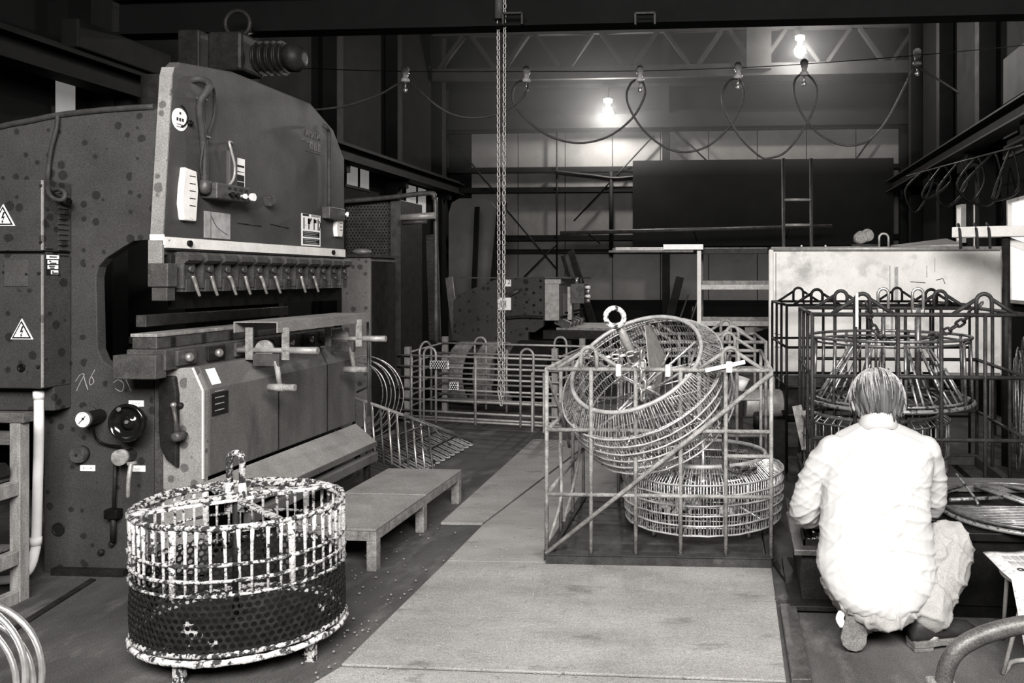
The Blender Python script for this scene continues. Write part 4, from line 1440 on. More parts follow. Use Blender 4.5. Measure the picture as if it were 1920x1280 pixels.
# ================================================================== right-hand cages and their baskets
r0, r1 = P(1523, 588, d=3.86), P(1930, 594, d=3.78)
zc = .22
pal = MB()
ra, rb_ = Vector((r0.x, r0.y, 0)), Vector((r1.x, r1.y, 0))
cg2, rpt, rx, ry_ = cage('dark bar cage raised behind the crouching man', ra, rb_, .85, zc, 1.122 - zc, (.235, .795), levels=(.34, .67), r=.0098, mat_='iron_cage', left=True, right=True, boards=False)
pl = thing('cage_pallet', 'dark timber pallet carrying the cage behind the man', 'pallet', (ra + rb_) / 2)
for i in range(3):
    p, q = ra + ry_ * (.06 + .36 * i), rb_ + ry_ * (.06 + .36 * i)
    MB().rect(p + Vector((0, 0, .07)), q + Vector((0, 0, .07)), .09, .138).build('bearer', 'pallet', pl)
for i in range(7):
    p = ra + (rb_ - ra) * (.06 + i * .147)
    MB().rect(p + Vector((0, 0, .18)) - ry_ * .03, p + ry_ * .88 + Vector((0, 0, .18)), .11, .078).build('deck_board', 'pallet', pl)
a3, b3 = P(1475, 572, d=5.1), P(1818, 573, d=5.1)
cage('thin dark bar cage standing just in front of the pale board', (a3.x, a3.y, 0), (b3.x, b3.y, 0), .8, 0.0, 1.124, (.165, .79), levels=(.37, .53, .76), r=.0088, mat_='iron_black', left=True, boards=False)

# hanging rod basket in the right cage
hc = rpt(.435, .50, 0)
hb_ = thing('rod_basket', 'basket of splayed bright rods between two rings in the raised cage', 'basket', (hc.x, hc.y, .62))
RR = .395


def hring(nm, R, z, r, m='wire_dark', dx=0):
    return MB().ring((hc.x + dx, hc.y, z), (0, 0, 1), R, r, 64, 8).build(nm, m, hb_)


hring('top_ring', RR + .02, .99, .008)
hring('top_ring', RR, .965, .006)
hring('inner_ring', .2, .945, .007, 'wire_dull')
hring('bottom_ring', RR + .03, .655, .011, 'wire_dull')
hring('bottom_ring', RR, .672, .007, 'wire_dull')
hring('inner_ring', .24, .66, .007)
for i in range(40):
    a = 2 * math.pi * i / 40 + random.uniform(-.05, .05)
    long_ = i % 2 == 0
    zt_ = .945 if long_ else random.uniform(.78, .83)
    r0_, r1_ = (.2 if long_ else .28), .37
    ca, sa = math.cos(a), math.sin(a)
    k = 1 if long_ else .75
    MB().bar((hc.x + r0_ * ca, hc.y + r0_ * sa, zt_), (hc.x + r1_ * ca, hc.y + r1_ * sa, .668), .0062, 6).build('rod', 'wire_bright' if i % 3 else 'wire_dull', hb_)
for i in range(14):
    a = 2 * math.pi * (i + .5) / 14
    ca, sa = math.cos(a), math.sin(a)
    MB().bar((hc.x + (RR + .01) * ca, hc.y + (RR + .01) * sa, .985), (hc.x + (RR + .02) * ca, hc.y + (RR + .02) * sa, .66), .0085, 6).build('post', 'wire_dark', hb_)
for i in range(9):
    d = -.36 + .09 * i
    L = math.sqrt(.39 ** 2 - d * d)
    MB().bar((hc.x + d, hc.y - L, .66), (hc.x + d, hc.y + L, .66), .005, 6).build('floor_rod', 'wire_dull', hb_)
for du, nm in ((1656, 0), (1721, 1)):
    p = P(du, 600, Y=hc.y + (.12 if nm == 0 else -.05))
    zt_ = P(du, 541, Y=p.y).z
    MB().tube(ucurve((p.x - .028, p.y, zt_ - .13), (p.x + .028, p.y, zt_ - .13), (0, 0, 1), .13, 10), .0085, 8).build('lifting_hook', 'steel', hb_)
    MB().bar((p.x, p.y, .66), (p.x, p.y, zt_ - .1), .017 if nm else .012, 8).build('lifting_shaft', 'wire_dark', hb_)
    MB().rect((p.x - .03, p.y, zt_ - .125), (p.x + .03, p.y, zt_ - .125), .02, .03).build('hook_block', 'steel', hb_, bevel=.003)
cc = thing('sling_chain', 'chain sagging from the left bow of the raised cage towards the shafts', 'chain', rpt(.25, 0, 1.0))
chain(smooth([rpt(.26, .05, 1.06), rpt(.30, .12, .93), rpt(.36, .2, .86), rpt(.42, .32, .82), rpt(.46, .4, .83)], 5), .043, .007, 'iron', cc)
cc = thing('sling_chain', 'chain sagging from the right bow of the raised cage towards the shafts', 'chain', rpt(.8, 0, 1.0))
chain(smooth([rpt(.80, .06, 1.06), rpt(.72, .15, .95), rpt(.64, .25, .88), rpt(.57, .36, .85)], 5), .043, .007, 'iron', cc)
p = rpt(.205, -.02, .97)
tag(MB().bx(p.x - .0065, p.x + .0065, p.y - .012, p.y + .001, p.z - .03, p.z + .13).build('paper_tag', 'frame_white'), 'narrow pale strip tied upright to the raised cage left of the shafts', 'tag')
# second, dark basket below it
bs = rpt(.36, .52, 0)
basket('dark wire basket at the bottom of the raised cage', (bs.x, bs.y, .30), (0, 0, 1), .38, .34, .26, .03, 46, 'wire_dark', rings=4, wr=.005, feet=True)

# large wire coil at the right edge
co = thing('wire_coil', 'thick standing coil of dark wire at the right edge beside the raised cage', 'wire coil', P(1925, 900, d=4.95))
cc_ = P(1925, 757, d=4.95)
for i in range(26):
    k = random.uniform(.62, 1.0)
    tilt = Vector((.93 + random.uniform(-.06, .06), -.35 + random.uniform(-.09, .09), random.uniform(-.05, .05)))
    MB().ring(cc_ + Vector((random.uniform(-.07, .07), random.uniform(-.03, .03), random.uniform(-.01, .01))), tilt, .42 * k, .007, 44, 5, ry=.43 * k).build('wire_turn', 'wire_dark' if i % 3 else 'wire_dull', co)

# dark bench with a pale plank and the round wire disc on it
bn = thing('work_bench', 'low black steel bench right of the man with a pale plank along its back', 'bench', P(1880, 1050, d=3.2))
bx0, bx1 = .79, 2.1
MB().bx(bx0, bx1, 3.10, 3.67, .30, .333).build('bench_top', 'iron_black', bn, bevel=.004)
MB().bx(bx0 + .02, bx1 - .03, 3.12, 3.4, .05, .30).build('bench_body', 'iron_black', bn)
MB().bx(bx0 + .03, bx1 - .1, 3.13, 3.38, 0, .05).build('bench_foot', 'iron_black', bn)
MB().bx(bx0 - .02, bx1, 3.68, 3.84, .335, .362).build('back_plank', 'wood', bn, bevel=.003)
MB().bx(bx0 + .03, bx1 - .03, 3.69, 3.83, 0.0, .335).build('plank_leg', 'iron_black', bn)
dk = P(1925, 952, d=3.3)
dz_ = .346
di = thing('wire_disc', 'round flat lid of close parallel wires lying on the black bench', 'wire lid', (dk.x, dk.y, .334))
for R_, r_ in ((.355, .009), (.342, .007)):
    MB().ring((dk.x, dk.y, dz_ + (0 if R_ > .35 else .018)), (0, 0, 1), R_, r_, 64, 8).build('rim', 'wire_dark' if R_ < .35 else 'wire_dull', di)
for i in range(15):
    yy = -.29 + i * .022
    L = math.sqrt(.345 ** 2 - yy * yy)
    MB().bar((dk.x - L, dk.y + yy, dz_), (dk.x + L, dk.y + yy, dz_ + .004), .0052, 6).build('wire', 'wire_dark', di)
for a, c_ in (((-.1, .27), (.05, .02)), ((-.3, .04), (-.06, .12)), ((.0, .3), (.28, .1)), ((-.13, .27), (.02, .02))):
    MB().bar((dk.x + a[0], dk.y + a[1], dz_ + .02), (dk.x + c_[0], dk.y + c_[1], dz_ + .012), .009, 6).build('cross_bar', 'wire_dull', di)
MB().tube(smooth([(dk.x - .24, dk.y + .16, dz_ + .1), (dk.x - .21, dk.y + .05, dz_ + .05), (dk.x - .2, dk.y - .02, dz_ + .02)], 4), .006, 6).build('tie_wire', 'wire_dull', di)

# ================================================================== pale board on legs
wd = 6.35
w0, w1 = P(1441, 700, d=wd), P(1872, 466, d=wd)
bd = thing('display_board', 'big scratched pale board in a rounded white frame behind the cages', 'board', ((w0.x + w1.x) / 2, w0.y, 0))
zb_, zt_ = w0.z, P(1441, 467, d=wd).z
yb_ = w0.y
MB().bx(w0.x + .03, w1.x - .02, yb_ - .012, yb_ + .012, zb_ + .02, zt_ - .02).build('panel', 'board_white', bd)
for a, c_ in (((w0.x + .02, zb_), (w0.x + .02, zt_)), ((w1.x - .012, zb_), (w1.x - .012, zt_))):
    MB().bx(a[0] - .02, a[0] + .02, yb_ - .025, yb_ + .025, a[1], c_[1]).build('frame_post', 'frame_white', bd, bevel=.014)
for z in (zb_, zt_):
    MB().bar((w0.x + .02, yb_ - .005, z), (w1.x - .01, yb_ - .005, z), .018, 10).build('frame_rail', 'galvanised', bd)
MB().bx(w0.x + .055, w0.x + .06, yb_ - .016, yb_ - .011, zb_ + .03, zt_ - .03).build('panel_seam', 'iron', bd)
for u in (1466, 1850):
    p = P(u, 700, d=wd)
    MB().bx(p.x - .015, p.x + .015, yb_ - .015, yb_ + .015, 0, zb_).build('leg', 'galvanised', bd)
for u in (1503, 1548):
    p = P(u, 467, Y=yb_ - .02)
    MB().ring((p.x, yb_ - .01, zt_), (1, .1, 0), .026, .006, 16, 6, a0=-.3, a1=3.6).build('s_hook', 'sign_white', bd)
p = P(1657, 466, Y=yb_)
MB().tube(ucurve((p.x - .036, yb_, zt_), (p.x + .036, yb_, zt_), (0, 0, 1), .12, 10), .009, 8).build('hanging_hoop', 'galvanised', bd)
# streaks and scrawls on the panel
for u, v0, v1, w in ((1680, 500, 600, .028), (1668, 498, 545, .008), (1737, 498, 520, .006), (1752, 484, 510, .005), (1672, 560, 650, .02)):
    p, q = P(u, v0, Y=yb_), P(u, v1, Y=yb_)
    MB().bx(p.x - w / 2, p.x + w / 2, yb_ - .0135, yb_ - .012, q.z, p.z).build('rust_streak', 'sign_grey', bd)
for pts in (((1707, 528), (1735, 530)), ((1755, 525), (1768, 522), (1772, 532)), ((1452, 625), (1464, 628)), ((1452, 650), (1462, 651))):
    MB().tube([P(u, v, Y=yb_ - .013) for u, v in pts], .003, 5).build('scrawl', 'iron_dark', bd)

# ================================================================== hooped pen of bars, mid distance
fa, fb_ = P(754, 790, Z=0.02), P(1040, 806, Z=0.02)
pn = thing('hooped_pen', 'pale bar pen with rounded hoops and timber corner posts, mid hall', 'pen', ((fa + fb_) / 2))
fx = (fb_ - fa)
fx.z = 0
PW = fx.length
fx.normalize()
fy_ = Vector((-fx.y, fx.x, 0))
PD = .62


def pp_(u, v, z):
    q = fa + fx * (u * PW) + fy_ * (v * PD)
    return Vector((q.x, q.y, z))


hz_ = [.05, .075, .125, .225, .32, .42, .515, .61]
for z in hz_:
    for v in (0, 1):
        MB().bar(pp_(-.03, v, z + v * .06), pp_(1.03, v, z + v * .06), .0095, 7).build('rail', 'galvanised', pn)
for z in hz_[2:]:
    for u in (.0, 1.0):
        MB().bar(pp_(u + .02, .06, z + .02), pp_(u + .02, .97, z + .06), .0085, 7).build('rail', 'galvanised', pn)
for u, v, h_ in ((.02, .03, .68), (.02, 1, .73), (.99, .03, .70), (.99, 1, .74)):
    p = pp_(u, v, 0)
    MB().bx(p.x - .026, p.x + .026, p.y + .015, p.y + .06, 0, h_).build('corner_post', 'wood_light', pn, bevel=.004)
for u0, v, z0_, zt_ in ((.155, -.02, .03, .685), (.79, -.02, .03, .695), (.24, 1.03, .05, .73), (.80, 1.03, .05, .75)):
    MB().tube(ucurve(pp_(u0, v, z0_), pp_(u0 + .082, v, z0_), (0, 0, 1), zt_ - z0_, 10), .0105, 8).build('hoop', 'galvanised', pn)
MB().tube(ucurve(pp_(.05, .25, .03), pp_(.05, .55, .03), (0, 0, 1), .68, 10), .0105, 8).build('hoop', 'galvanised', pn)
MB().tube(ucurve(pp_(.868, -.04, .5), pp_(.94, -.04, .5), (0, 0, -1), .56, 10), .0105, 8).build('hoop', 'galvanised', pn)
for u, v in ((.5, -.02), (.47, 1.02), (.065, .0), (.125, .0)):
    MB().bar(pp_(u, v, .03), pp_(u, v, .62), .0105, 7).build('upright', 'galvanised', pn)
# perforated pieces hanging in it
for u, v, w, h_ in ((805, 676, .17, .07), (842, 716, .08, .07)):
    p = P(u, v, d=6.95)
    pf = thing('perforated_plate', ('wide' if w > .1 else 'small') + ' perforated plate hanging inside the hooped pen', 'plate', p)
    perforated(lambda s, t, d, p=p: Vector((p.x + s, p.y, p.z - .07 + t)), w, h_, .02, .0065).build('sheet', 'iron_black', pf)
    MB().bx(p.x, p.x + w, p.y + .01, p.y + .012, p.z - .07, p.z).build('backing', 'sign_white', pf)

# rolled steel shells behind the pen
desc = ['rolled steel shell behind the hooped pen, leftmost and darkest', 'rolled steel shell behind the hooped pen left of the chain',
        'rolled steel shell behind the hooped pen right at the chain', 'long dark rolled steel shell behind the hooped pen at right']
for (u0, u1, dd, m_), lb in zip(((800, 848, 8.3, 'iron_dark'), (860, 896, 8.12, 'iron_rust'), (911, 946, 8.12, 'iron_rust'), (972, 1052, 8.3, 'iron_dark')), desc):
    p0, p1 = P(u0, 700, d=dd), P(u1, 700, d=dd)
    R_ = (.64 if dd > 8.1 else .62) / 2
    ax = Vector((1, -.22, 0)).normalized()
    L = (p1 - p0).length
    c0_ = Vector((p0.x, p0.y + .1, R_ + .003))
    b = MB()
    n_ = 40
    vs = []
    for k_ in range(n_):
        a = 2 * math.pi * k_ / n_
        e = Vector((-ax.y, ax.x, 0)) * math.cos(a) + Vector((0, 0, 1)) * math.sin(a)
        vs += [c0_ + e * R_, c0_ + ax * L + e * R_, c0_ + ax * L + e * (R_ - .014), c0_ + e * (R_ - .014)]
    fs = []
    for k_ in range(n_):
        j = (k_ + 1) % n_
        for q in range(4):
            fs.append((k_ * 4 + q, k_ * 4 + (q + 1) % 4, j * 4 + (q + 1) % 4, j * 4 + q))
    b.add(vs, fs, True)
    o = b.build('rolled_shell', m_)
    e_ = o.modifiers.new('e', 'EDGE_SPLIT')
    e_.split_angle = math.radians(40)
    tag(o, lb, 'steel shell', 'rolled shells behind the pen')

# ================================================================== bent rod grilles beside the press
gs = thing('rod_stack', 'flat stack of U-bent steel rods lying on the floor beyond the platform', 'rods', fl(830, 870))
e0_, e1_ = fl(888, 836), fl(785, 892)
for i in range(12):
    t_ = i / 11
    p = e0_ + (e1_ - e0_) * t_
    dirv = Vector((-.75, .66, 0)).normalized()
    side_ = (e1_ - e0_).normalized()
    L = random.uniform(.62, .95)
    z0_ = .012
    w_ = .05
    rise = .08
    pts = [p + dirv * L + Vector((0, 0, z0_ + rise * L)), p + dirv * .06 + Vector((0, 0, z0_ + rise * .06))]
    arc = []
    for k_ in range(5):
        a = -math.pi / 2 + math.pi * k_ / 4
        arc.append(p + dirv * (.05 - .05 * math.cos(a)) + side_ * (w_ / 2 * (1 + math.sin(a))) + Vector((0, 0, z0_)))
    pts += arc
    pts += [p + side_ * w_ + dirv * .06 + Vector((0, 0, z0_ + rise * .06)), p + side_ * w_ + dirv * (L - .05) + Vector((0, 0, z0_ + rise * (L - .05)))]
    MB().tube(pts, .0068, 6).build('bent_rod', 'rod_pale', gs)
for k_ in (.25, .5):
    MB().bar(e0_ + Vector((-.75, .66, .08)) * k_ + Vector((0, 0, .03)), e1_ + Vector((-.75, .66, .08)) * k_ + Vector((0, 0, .03)), .008, 6).build('tie_rod', 'iron', gs)
gl = thing('rod_grille', 'slanted grille of long rods leaning against the end of the press', 'grille', P(745, 870, Z=0))
t0, t1 = P(664, 745, d=5.0), P(850, 812, d=5.55)
MB().bar(t0, t1, .011, 7).build('top_rail', 'iron_rust', gl)
MB().bar(t0 + (t1 - t0) * .45, P(886, 828, d=5.5), .009, 7).build('top_rail', 'iron', gl)
for i in range(10):
    t_ = i / 9 * .72
    p = t0 + (t1 - t0) * t_
    u_ = 668 + 138 * i / 9
    q = P(u_ + 6, 862 + 2.2 * i, d=4.95 + .2 * i / 9)
    q.z = max(q.z, .02)
    MB().bar(p, q, .0075, 7).build('rod', 'steel' if i % 3 else 'iron', gl)
for a, c_ in (((745, 815), (800, 795)), ((790, 830), (815, 868)), ((812, 802), (845, 835))):
    MB().bar(P(*a, d=5.2), P(*c_, d=5.25), .006, 6).build('cross_rod', 'iron', gl)

# wire rings standing behind the press end
cw = thing('wire_hoops', 'loose standing hoops of thin wire behind the far end of the press', 'wire hoops', P(690, 800, d=5.6))
for i in range(6):
    c_ = P(664 + i * 2.5, 742 + (i % 2) * 4, d=5.7)
    MB().ring(c_, (.12 + .03 * i, -1, .1), .20 + .018 * i, .0045, 44, 5, ry=.24 + .012 * i).build('hoop', 'steel' if i % 2 else 'wire_dull', cw)
MB().bar(P(657, 700, d=5.7), P(668, 860, d=5.7), .01).build('prop', 'iron_dark', cw)
MB().bar(P(669, 735, d=5.72), P(692, 724, d=5.72), .007).build('prop', 'iron', cw)

# ================================================================== clutter behind the press
cbn = thing('tool_cabinet', 'grey steel cabinet with a bundle on top just beyond the press', 'cabinet', P(690, 640, d=6.3))
p0, p1 = P(640, 640, d=6.2), P(696, 482, d=6.2)
MB().bx(p0.x, p1.x, p0.y, p0.y + .45, 0, p1.z).build('body', 'press_light', cbn, bevel=.006)
MB().bx(p1.x + .001, p1.x + .012, p0.y + .02, p0.y + .43, .05, p1.z - .03).build('side_panel', 'iron_dark', cbn)
MB().bx(p0.x - .02, p1.x + .03, p0.y - .03, p0.y + .47, p1.z, p1.z + .02).build('top', 'iron', cbn)
q = P(678, 478, d=6.3)
tag(MB().ball((q.x, q.y, p1.z + .045), .06, (1.3, 1, .45)).build('cloth_bundle', 'galvanised'), 'pale crumpled bundle on top of the grey cabinet', 'cloth')
pc = thing('perforated_cupboard', 'tall dark perforated metal cupboard behind the press ram', 'cupboard', P(700, 640, d=7.2))
p0, p1 = P(645, 640, d=7.2), P(754, 375, d=7.2)
MB().bx(p0.x, p1.x, p0.y + .01, p0.y + .5, 0, p1.z).build('body', 'iron_dark', pc, bevel=.005)
perforated(lambda s, t, d: Vector((p0.x + .02 + s, p0.y, p1.z - .62 + t)), p1.x - p0.x - .12, .6, .03, .009).build('front_sheet', 'iron', pc)
MB().bx(p1.x - .09, p1.x, p0.y - .004, p0.y + .009, .3, p1.z).build('edge_strip', 'iron', pc)
pr1, pr2 = P(640, 378, d=7.1), P(806, 362, d=7.1)
rk = thing('pipe_rail', 'grey pipe rail bent down at its end behind the dark cupboard', 'pipe', P(810, 400, d=7.1))
MB().tube(smooth([pr1, P(730, 370, d=7.1), pr2, P(814, 372, d=7.1), P(817, 400, d=7.1), P(818, 640, d=7.1)], 4), .022, 8).build('pipe', 'iron', rk)
MB().bar(P(752, 408, d=7.0), P(815, 404, d=7.0), .03, 8).build('crossbar', 'galvanised', rk)
MB().bar(P(754, 418, d=7.0), P(800, 415, d=7.0), .018, 8).build('crossbar', 'iron', rk)
for (a, c_, w, m_, lb) in (((895, 388), (885, 640), .07, 'iron_black', 'black flat bar leaning upright against the back wall, leftmost'),
                           ((942, 380), (918, 640), .13, 'iron_black', 'wide black plank leaning by the hanging chain'),
                           ((810, 440), (818, 700), .16, 'wood', 'tall dark board leaning left of the shear'),
                           ((842, 520), (862, 690), .10, 'wood_light', 'pale rough board leaning left of the shear'),
                           ((764, 440), (760, 640), .09, 'wood', 'narrow board leaning by the dark cupboard'),
                           ((1275, 520), (1255, 600), .11, 'iron_black', 'black plate leaning at the wall behind the baskets'),
                           ((1070, 470), (1098, 560), .09, 'iron_dark', 'dark bar leaning on the wall above the shear'),
                           ((1055, 480), (1080, 560), .05, 'iron_dark', 'thin dark bar leaning on the wall above the shear')):
    d0_, d1_ = (8.6, 8.3) if lb.startswith('narrow') else (10.9, 10.5)
    p, q = P(*a, d=d0_), P(*c_, d=d1_)
    q = q + (q - p).normalized() * (q.z - .01) / max(.05, -(q - p).normalized().z)
    tag(MB().rect(p, q, w, .03, (0, 1, 0)).build('leaning_bar', m_, None, bevel=.003), lb, 'bar', 'bars leaning at the back')
for a, c_, w_ in (((1292, 548), (1260, 640), 'leftmost'), ((1312, 552), (1290, 620), 'tallest and rightmost'), ((1300, 575), (1288, 640), 'shortest')):
    p, q = P(*a, d=10.9), P(*c_, d=10.5)
    q = q + (q - p).normalized() * (q.z - .01) / max(.05, -(q - p).normalized().z)
    tag(MB().bar(p, q, .012, 6).build('leaning_rod', 'iron'), w_ + ' of three thin grey rods leaning at the wall behind the tilted basket', 'rod', 'rods leaning behind the tilted basket')
# rounded sheet leaning at the left end of the back wall
cr_ = [P(u, v, d=11.3) for u, v in ((842, 690), (842, 400), (848, 380), (862, 372), (905, 372), (922, 378), (932, 392), (936, 690))]
tag(MB().slab(cr_, .02).build('rounded_sheet', 'wall_sheet'), 'pale sheet with rounded top corners against the left end of the back wall', 'sheet')

# ================================================================== shear in the background
sd = 8.9
sh = thing('plate_shear', 'dark spotted plate shear with control box in the background', 'shear', P(960, 690, d=sd))
out = [P(u, v, d=sd) for u, v in ((850, 700), (850, 565), (858, 552), (935, 522), (1022, 518), (1022, 611), (1005, 622), (993, 622), (993, 636), (1022, 640), (1022, 700))]
yy0 = out[0].y
for off in (0, 1.25):
    MB().prism([(p.x, max(p.z, .005)) for p in out], 'y', yy0 + off, yy0 + off + .07).build('side_frame', 'press_paint', sh, bevel=.004)
p0, p1 = P(1022, 601, d=sd), P(1054, 522, d=sd)
MB().bx(p0.x - .02, P(1052, 560, d=sd).x - .02, yy0 + .07, yy0 + 1.25, p0.z, p1.z).build('beam_cover', 'galvanised', sh, bevel=.006)
MB().bx(p0.x - .03, p1.x - .01, yy0 + .06, yy0 + 1.26, p1.z - .06, p1.z + .01).build('beam_cap', 'galvanised', sh, bevel=.004)
MB().bx(out[1].x, p1.x + .12, yy0 + .02, yy0 + 1.2, out[3].z, out[3].z + .015).build('top_plate', 'iron', sh)
for u in (1030, 1060):
    p = P(u, 580, d=sd)
    MB().bx(p.x, p.x + .05, yy0 + .2, yy0 + .3, p.z - .12, p.z + .25).build('holder_post', 'iron_black' if u < 1050 else 'steel', sh)
for i in range(9):
    p = P(1026, 606, d=sd)
    MB().box((p.x + .16, yy0 + .12 + i * .11, p.z), (.16, .03, .08), Matrix.Rotation(.4, 3, 'Y')).build('finger', 'steel' if i % 2 else 'iron', sh)
for k_ in range(3):
    p = P(1026, 600, d=sd)
    MB().bar((p.x + .1 + .05 * k_, yy0 + .1, p.z - .02 + .05 * k_), (p.x + .1 + .05 * k_, yy0 + 1.1, p.z - .02 + .05 * k_), .012, 6).build('guard_rail', 'iron_black', sh)
tz = P(1040, 612, d=sd).z
MB().bx(p0.x - .02, p0.x + 1.1, yy0 + .05, yy0 + 1.2, tz - .14, tz - .04).build('table', 'iron_dark', sh, bevel=.004)
for i in range(7):
    MB().bx(p0.x + .12, p0.x + 1.05, yy0 + .1 + i * .155, yy0 + .2 + i * .155, tz - .04, tz - .015).build('table_strip', 'steel' if i % 2 else 'iron_rust', sh)
for x_ in (.2, .9):
    MB().bx(p0.x + x_, p0.x + x_ + .09, yy0 + .1, yy0 + .2, 0, tz - .14).build('leg', 'iron_dark', sh)
q0_, q1_ = P(1069, 569, d=sd), P(1090, 532, d=sd)
cbx = MB().bx(q0_.x, q1_.x + .03, yy0 + .1, yy0 + .35, q0_.z, q1_.z).build('control_box', 'iron', sh, bevel=.006)
for k_ in range(4):
    z = q0_.z + .03 + k_ * .05
    MB().cyl((q1_.x + .03, yy0 + .2, z), (q1_.x + .08, yy0 + .19, z), .018, 10).build('push_button', 'sign_white' if k_ % 2 else 'steel', cbx)
MB().bar((q0_.x + .05, yy0 + .2, q1_.z), (q0_.x + .05, yy0 + .2, out[3].z + .01), .02).build('box_arm', 'steel', sh)
for u0_, u1_, v0_, v1_, t_ in ((945, 958, 537, 524, '12'), (934, 958, 581, 558, '')):
    a, c_ = P(u0_, v0_, Y=yy0 - .01), P(u1_, v1_, Y=yy0 - .01)
    s_ = MB().bx(a.x, c_.x, yy0 - .012, yy0 - .001, a.z, c_.z).build('label_plate', 'sign_white', sh, bevel=.002)
    if t_:
        text(t_, .07, frame(((a.x + c_.x) / 2, yy0 - .013, (a.z + c_.z) / 2 + .01), (1, 0, 0), (0, 0, 1)), 'sign_black', s_, thick=.0006)
    else:
        MB().bx(a.x + .03, c_.x - .05, yy0 - .02, yy0 - .011, a.z + .03, c_.z - .03).build('switch', 'sign_grey', s_, bevel=.004)
p = P(986, 528, Y=yy0)
MB().lathe([(.03, 0), (.03, .004)], (p.x, yy0, p.z), (0, -1, 0), 16).build('lifting_hole', 'sign_black', sh)
for u, v in ((1014, 526), (988, 542), (1014, 538), (1001, 549), (1014, 562), (988, 566), (1001, 572), (1014, 586), (988, 616)):
    p = P(u, v, Y=yy0)
    MB().lathe([(.016, 0), (.016, .012)], (p.x, yy0, p.z), (0, -1, 0), 8).build('bolt', 'iron_black', sh)
MB().tube(smooth([P(948, 597, Y=yy0 - .02), P(975, 594, Y=yy0 - .02), P(1018, 595, Y=yy0 - .02)], 4), .018, 7).build('hose', 'iron_dark', sh)
MB().tube([P(955, 553, Y=yy0 - .03), P(973, 544, Y=yy0 - .03)], .022, 7).build('lever', 'iron', sh)

# ================================================================== storage rack with bars, ladder
rd_ = 7.6
rk = thing('storage_rack', 'pale metal storage rack loaded with long bars beside the board', 'rack', P(1375, 680, d=rd_))
px0, px1 = P(1311, 600, d=rd_), P(1448, 600, d=rd_)
zt_ = P(1311, 470, d=rd_).z
for x in (px0.x, px1.x):
    for y in (px0.y, px0.y + .5):
        MB().bx(x - .02, x + .02, y - .015, y + .015, 0, zt_).build('post', 'frame_white' if y == px0.y else 'iron', rk, bevel=.003)
for v in (538, 606):
    z = P(1311, v, d=rd_).z
    MB().bx(px0.x + .021, px1.x - .021, px0.y - .01, px0.y + .5, z - .025, z + .025).build('shelf', 'galvanised', rk, bevel=.003)
    MB().bx(px0.x + .03, px1.x - .03, px0.y + .02, px0.y + .07, z + .026, z + .06).build('shelf_bar', 'iron_rust', rk)
for (u0_, u1_, v, hh, m_) in ((1140, 1440, 470, .035, 'iron'), (1190, 1440, 466, .02, 'iron_rust'), (1150, 1280, 468, .03, 'galvanised'), (1243, 1318, 467, .05, 'sign_white'), (1310, 1440, 476, .05, 'iron_dark'), (1140, 1300, 474, .02, 'iron')):
    a, c_ = P(u0_, v, d=rd_ - .02), P(u1_, v, d=rd_ - .02)
    dy = random.uniform(0, .3)
    MB().bx(a.x, c_.x, a.y + dy, a.y + dy + .1, zt_ + .001 + (470 - v) * .004, zt_ + hh + (470 - v) * .004).build('stored_bar', m_, rk)
a, c_ = P(1405, 618, d=rd_ - .02), P(1445, 610, d=rd_ - .02)
MB().rect(a, (c_.x, a.y + .3, c_.z), .1, .05).build('stored_bar', 'galvanised', rk)
ld = thing('ladder', 'narrow steel ladder standing above the storage rack against the dark sheet', 'ladder', P(1495, 650, d=8.6))
l0, l1 = P(1469, 297, d=8.6), P(1521, 297, d=8.6)
for u in (1469, 1521):
    MB().bar(P(u, 297, d=8.6), (P(u, 297, d=8.6).x, P(u, 297, d=8.6).y - .1, 0.0), .018, 8).build('stile', 'iron', ld)
for k_ in range(7):
    z = P(1490, 375, d=8.6).z - k_ * .27
    MB().bar((l0.x, l0.y - .02, z), (l1.x, l1.y - .02, z), .014, 8).build('rung', 'galvanised', ld)

# long pipe along the back wall above the rack
tag(MB().bar(P(1050, 437, d=10.6), P(1560, 424, d=10.6), .028, 8).build('wall_pipe', 'iron'), 'long thin pipe running along the back wall above the rack', 'pipe')
pipe_b = bpy.context.scene.objects['wall_pipe']
for u in (1100, 1300, 1480):
    p = P(u, 437 - (u - 1050) * .0255, d=10.6)
    MB().bar(p, (p.x, YB - .24, p.z - .1), .012, 6).build('pipe_bracket', 'iron_dark', pipe_b)
# two round lamps left on top of the board, and its neighbours
p = P(1622, 446, d=6.5)
ol = thing('old_lamps', 'pair of old round lamp cups lying behind the top of the pale board', 'lamp', p)
for i, (dx, dz) in enumerate(((-.04, .0), (.02, .02))):
    MB().lathe([(.02, -.08), (.05, -.02), (.052, .03), (.044, .03), (.03, -.01)], p + Vector((dx, .05 * i, dz)), (.3, -.9, .25), 18).build('lamp_cup', 'iron_rust', ol)
MB().bx(p.x - .1, p.x + .1, p.y, p.y + .08, 0, p.z - .05).build('stand', 'iron_dark', ol)

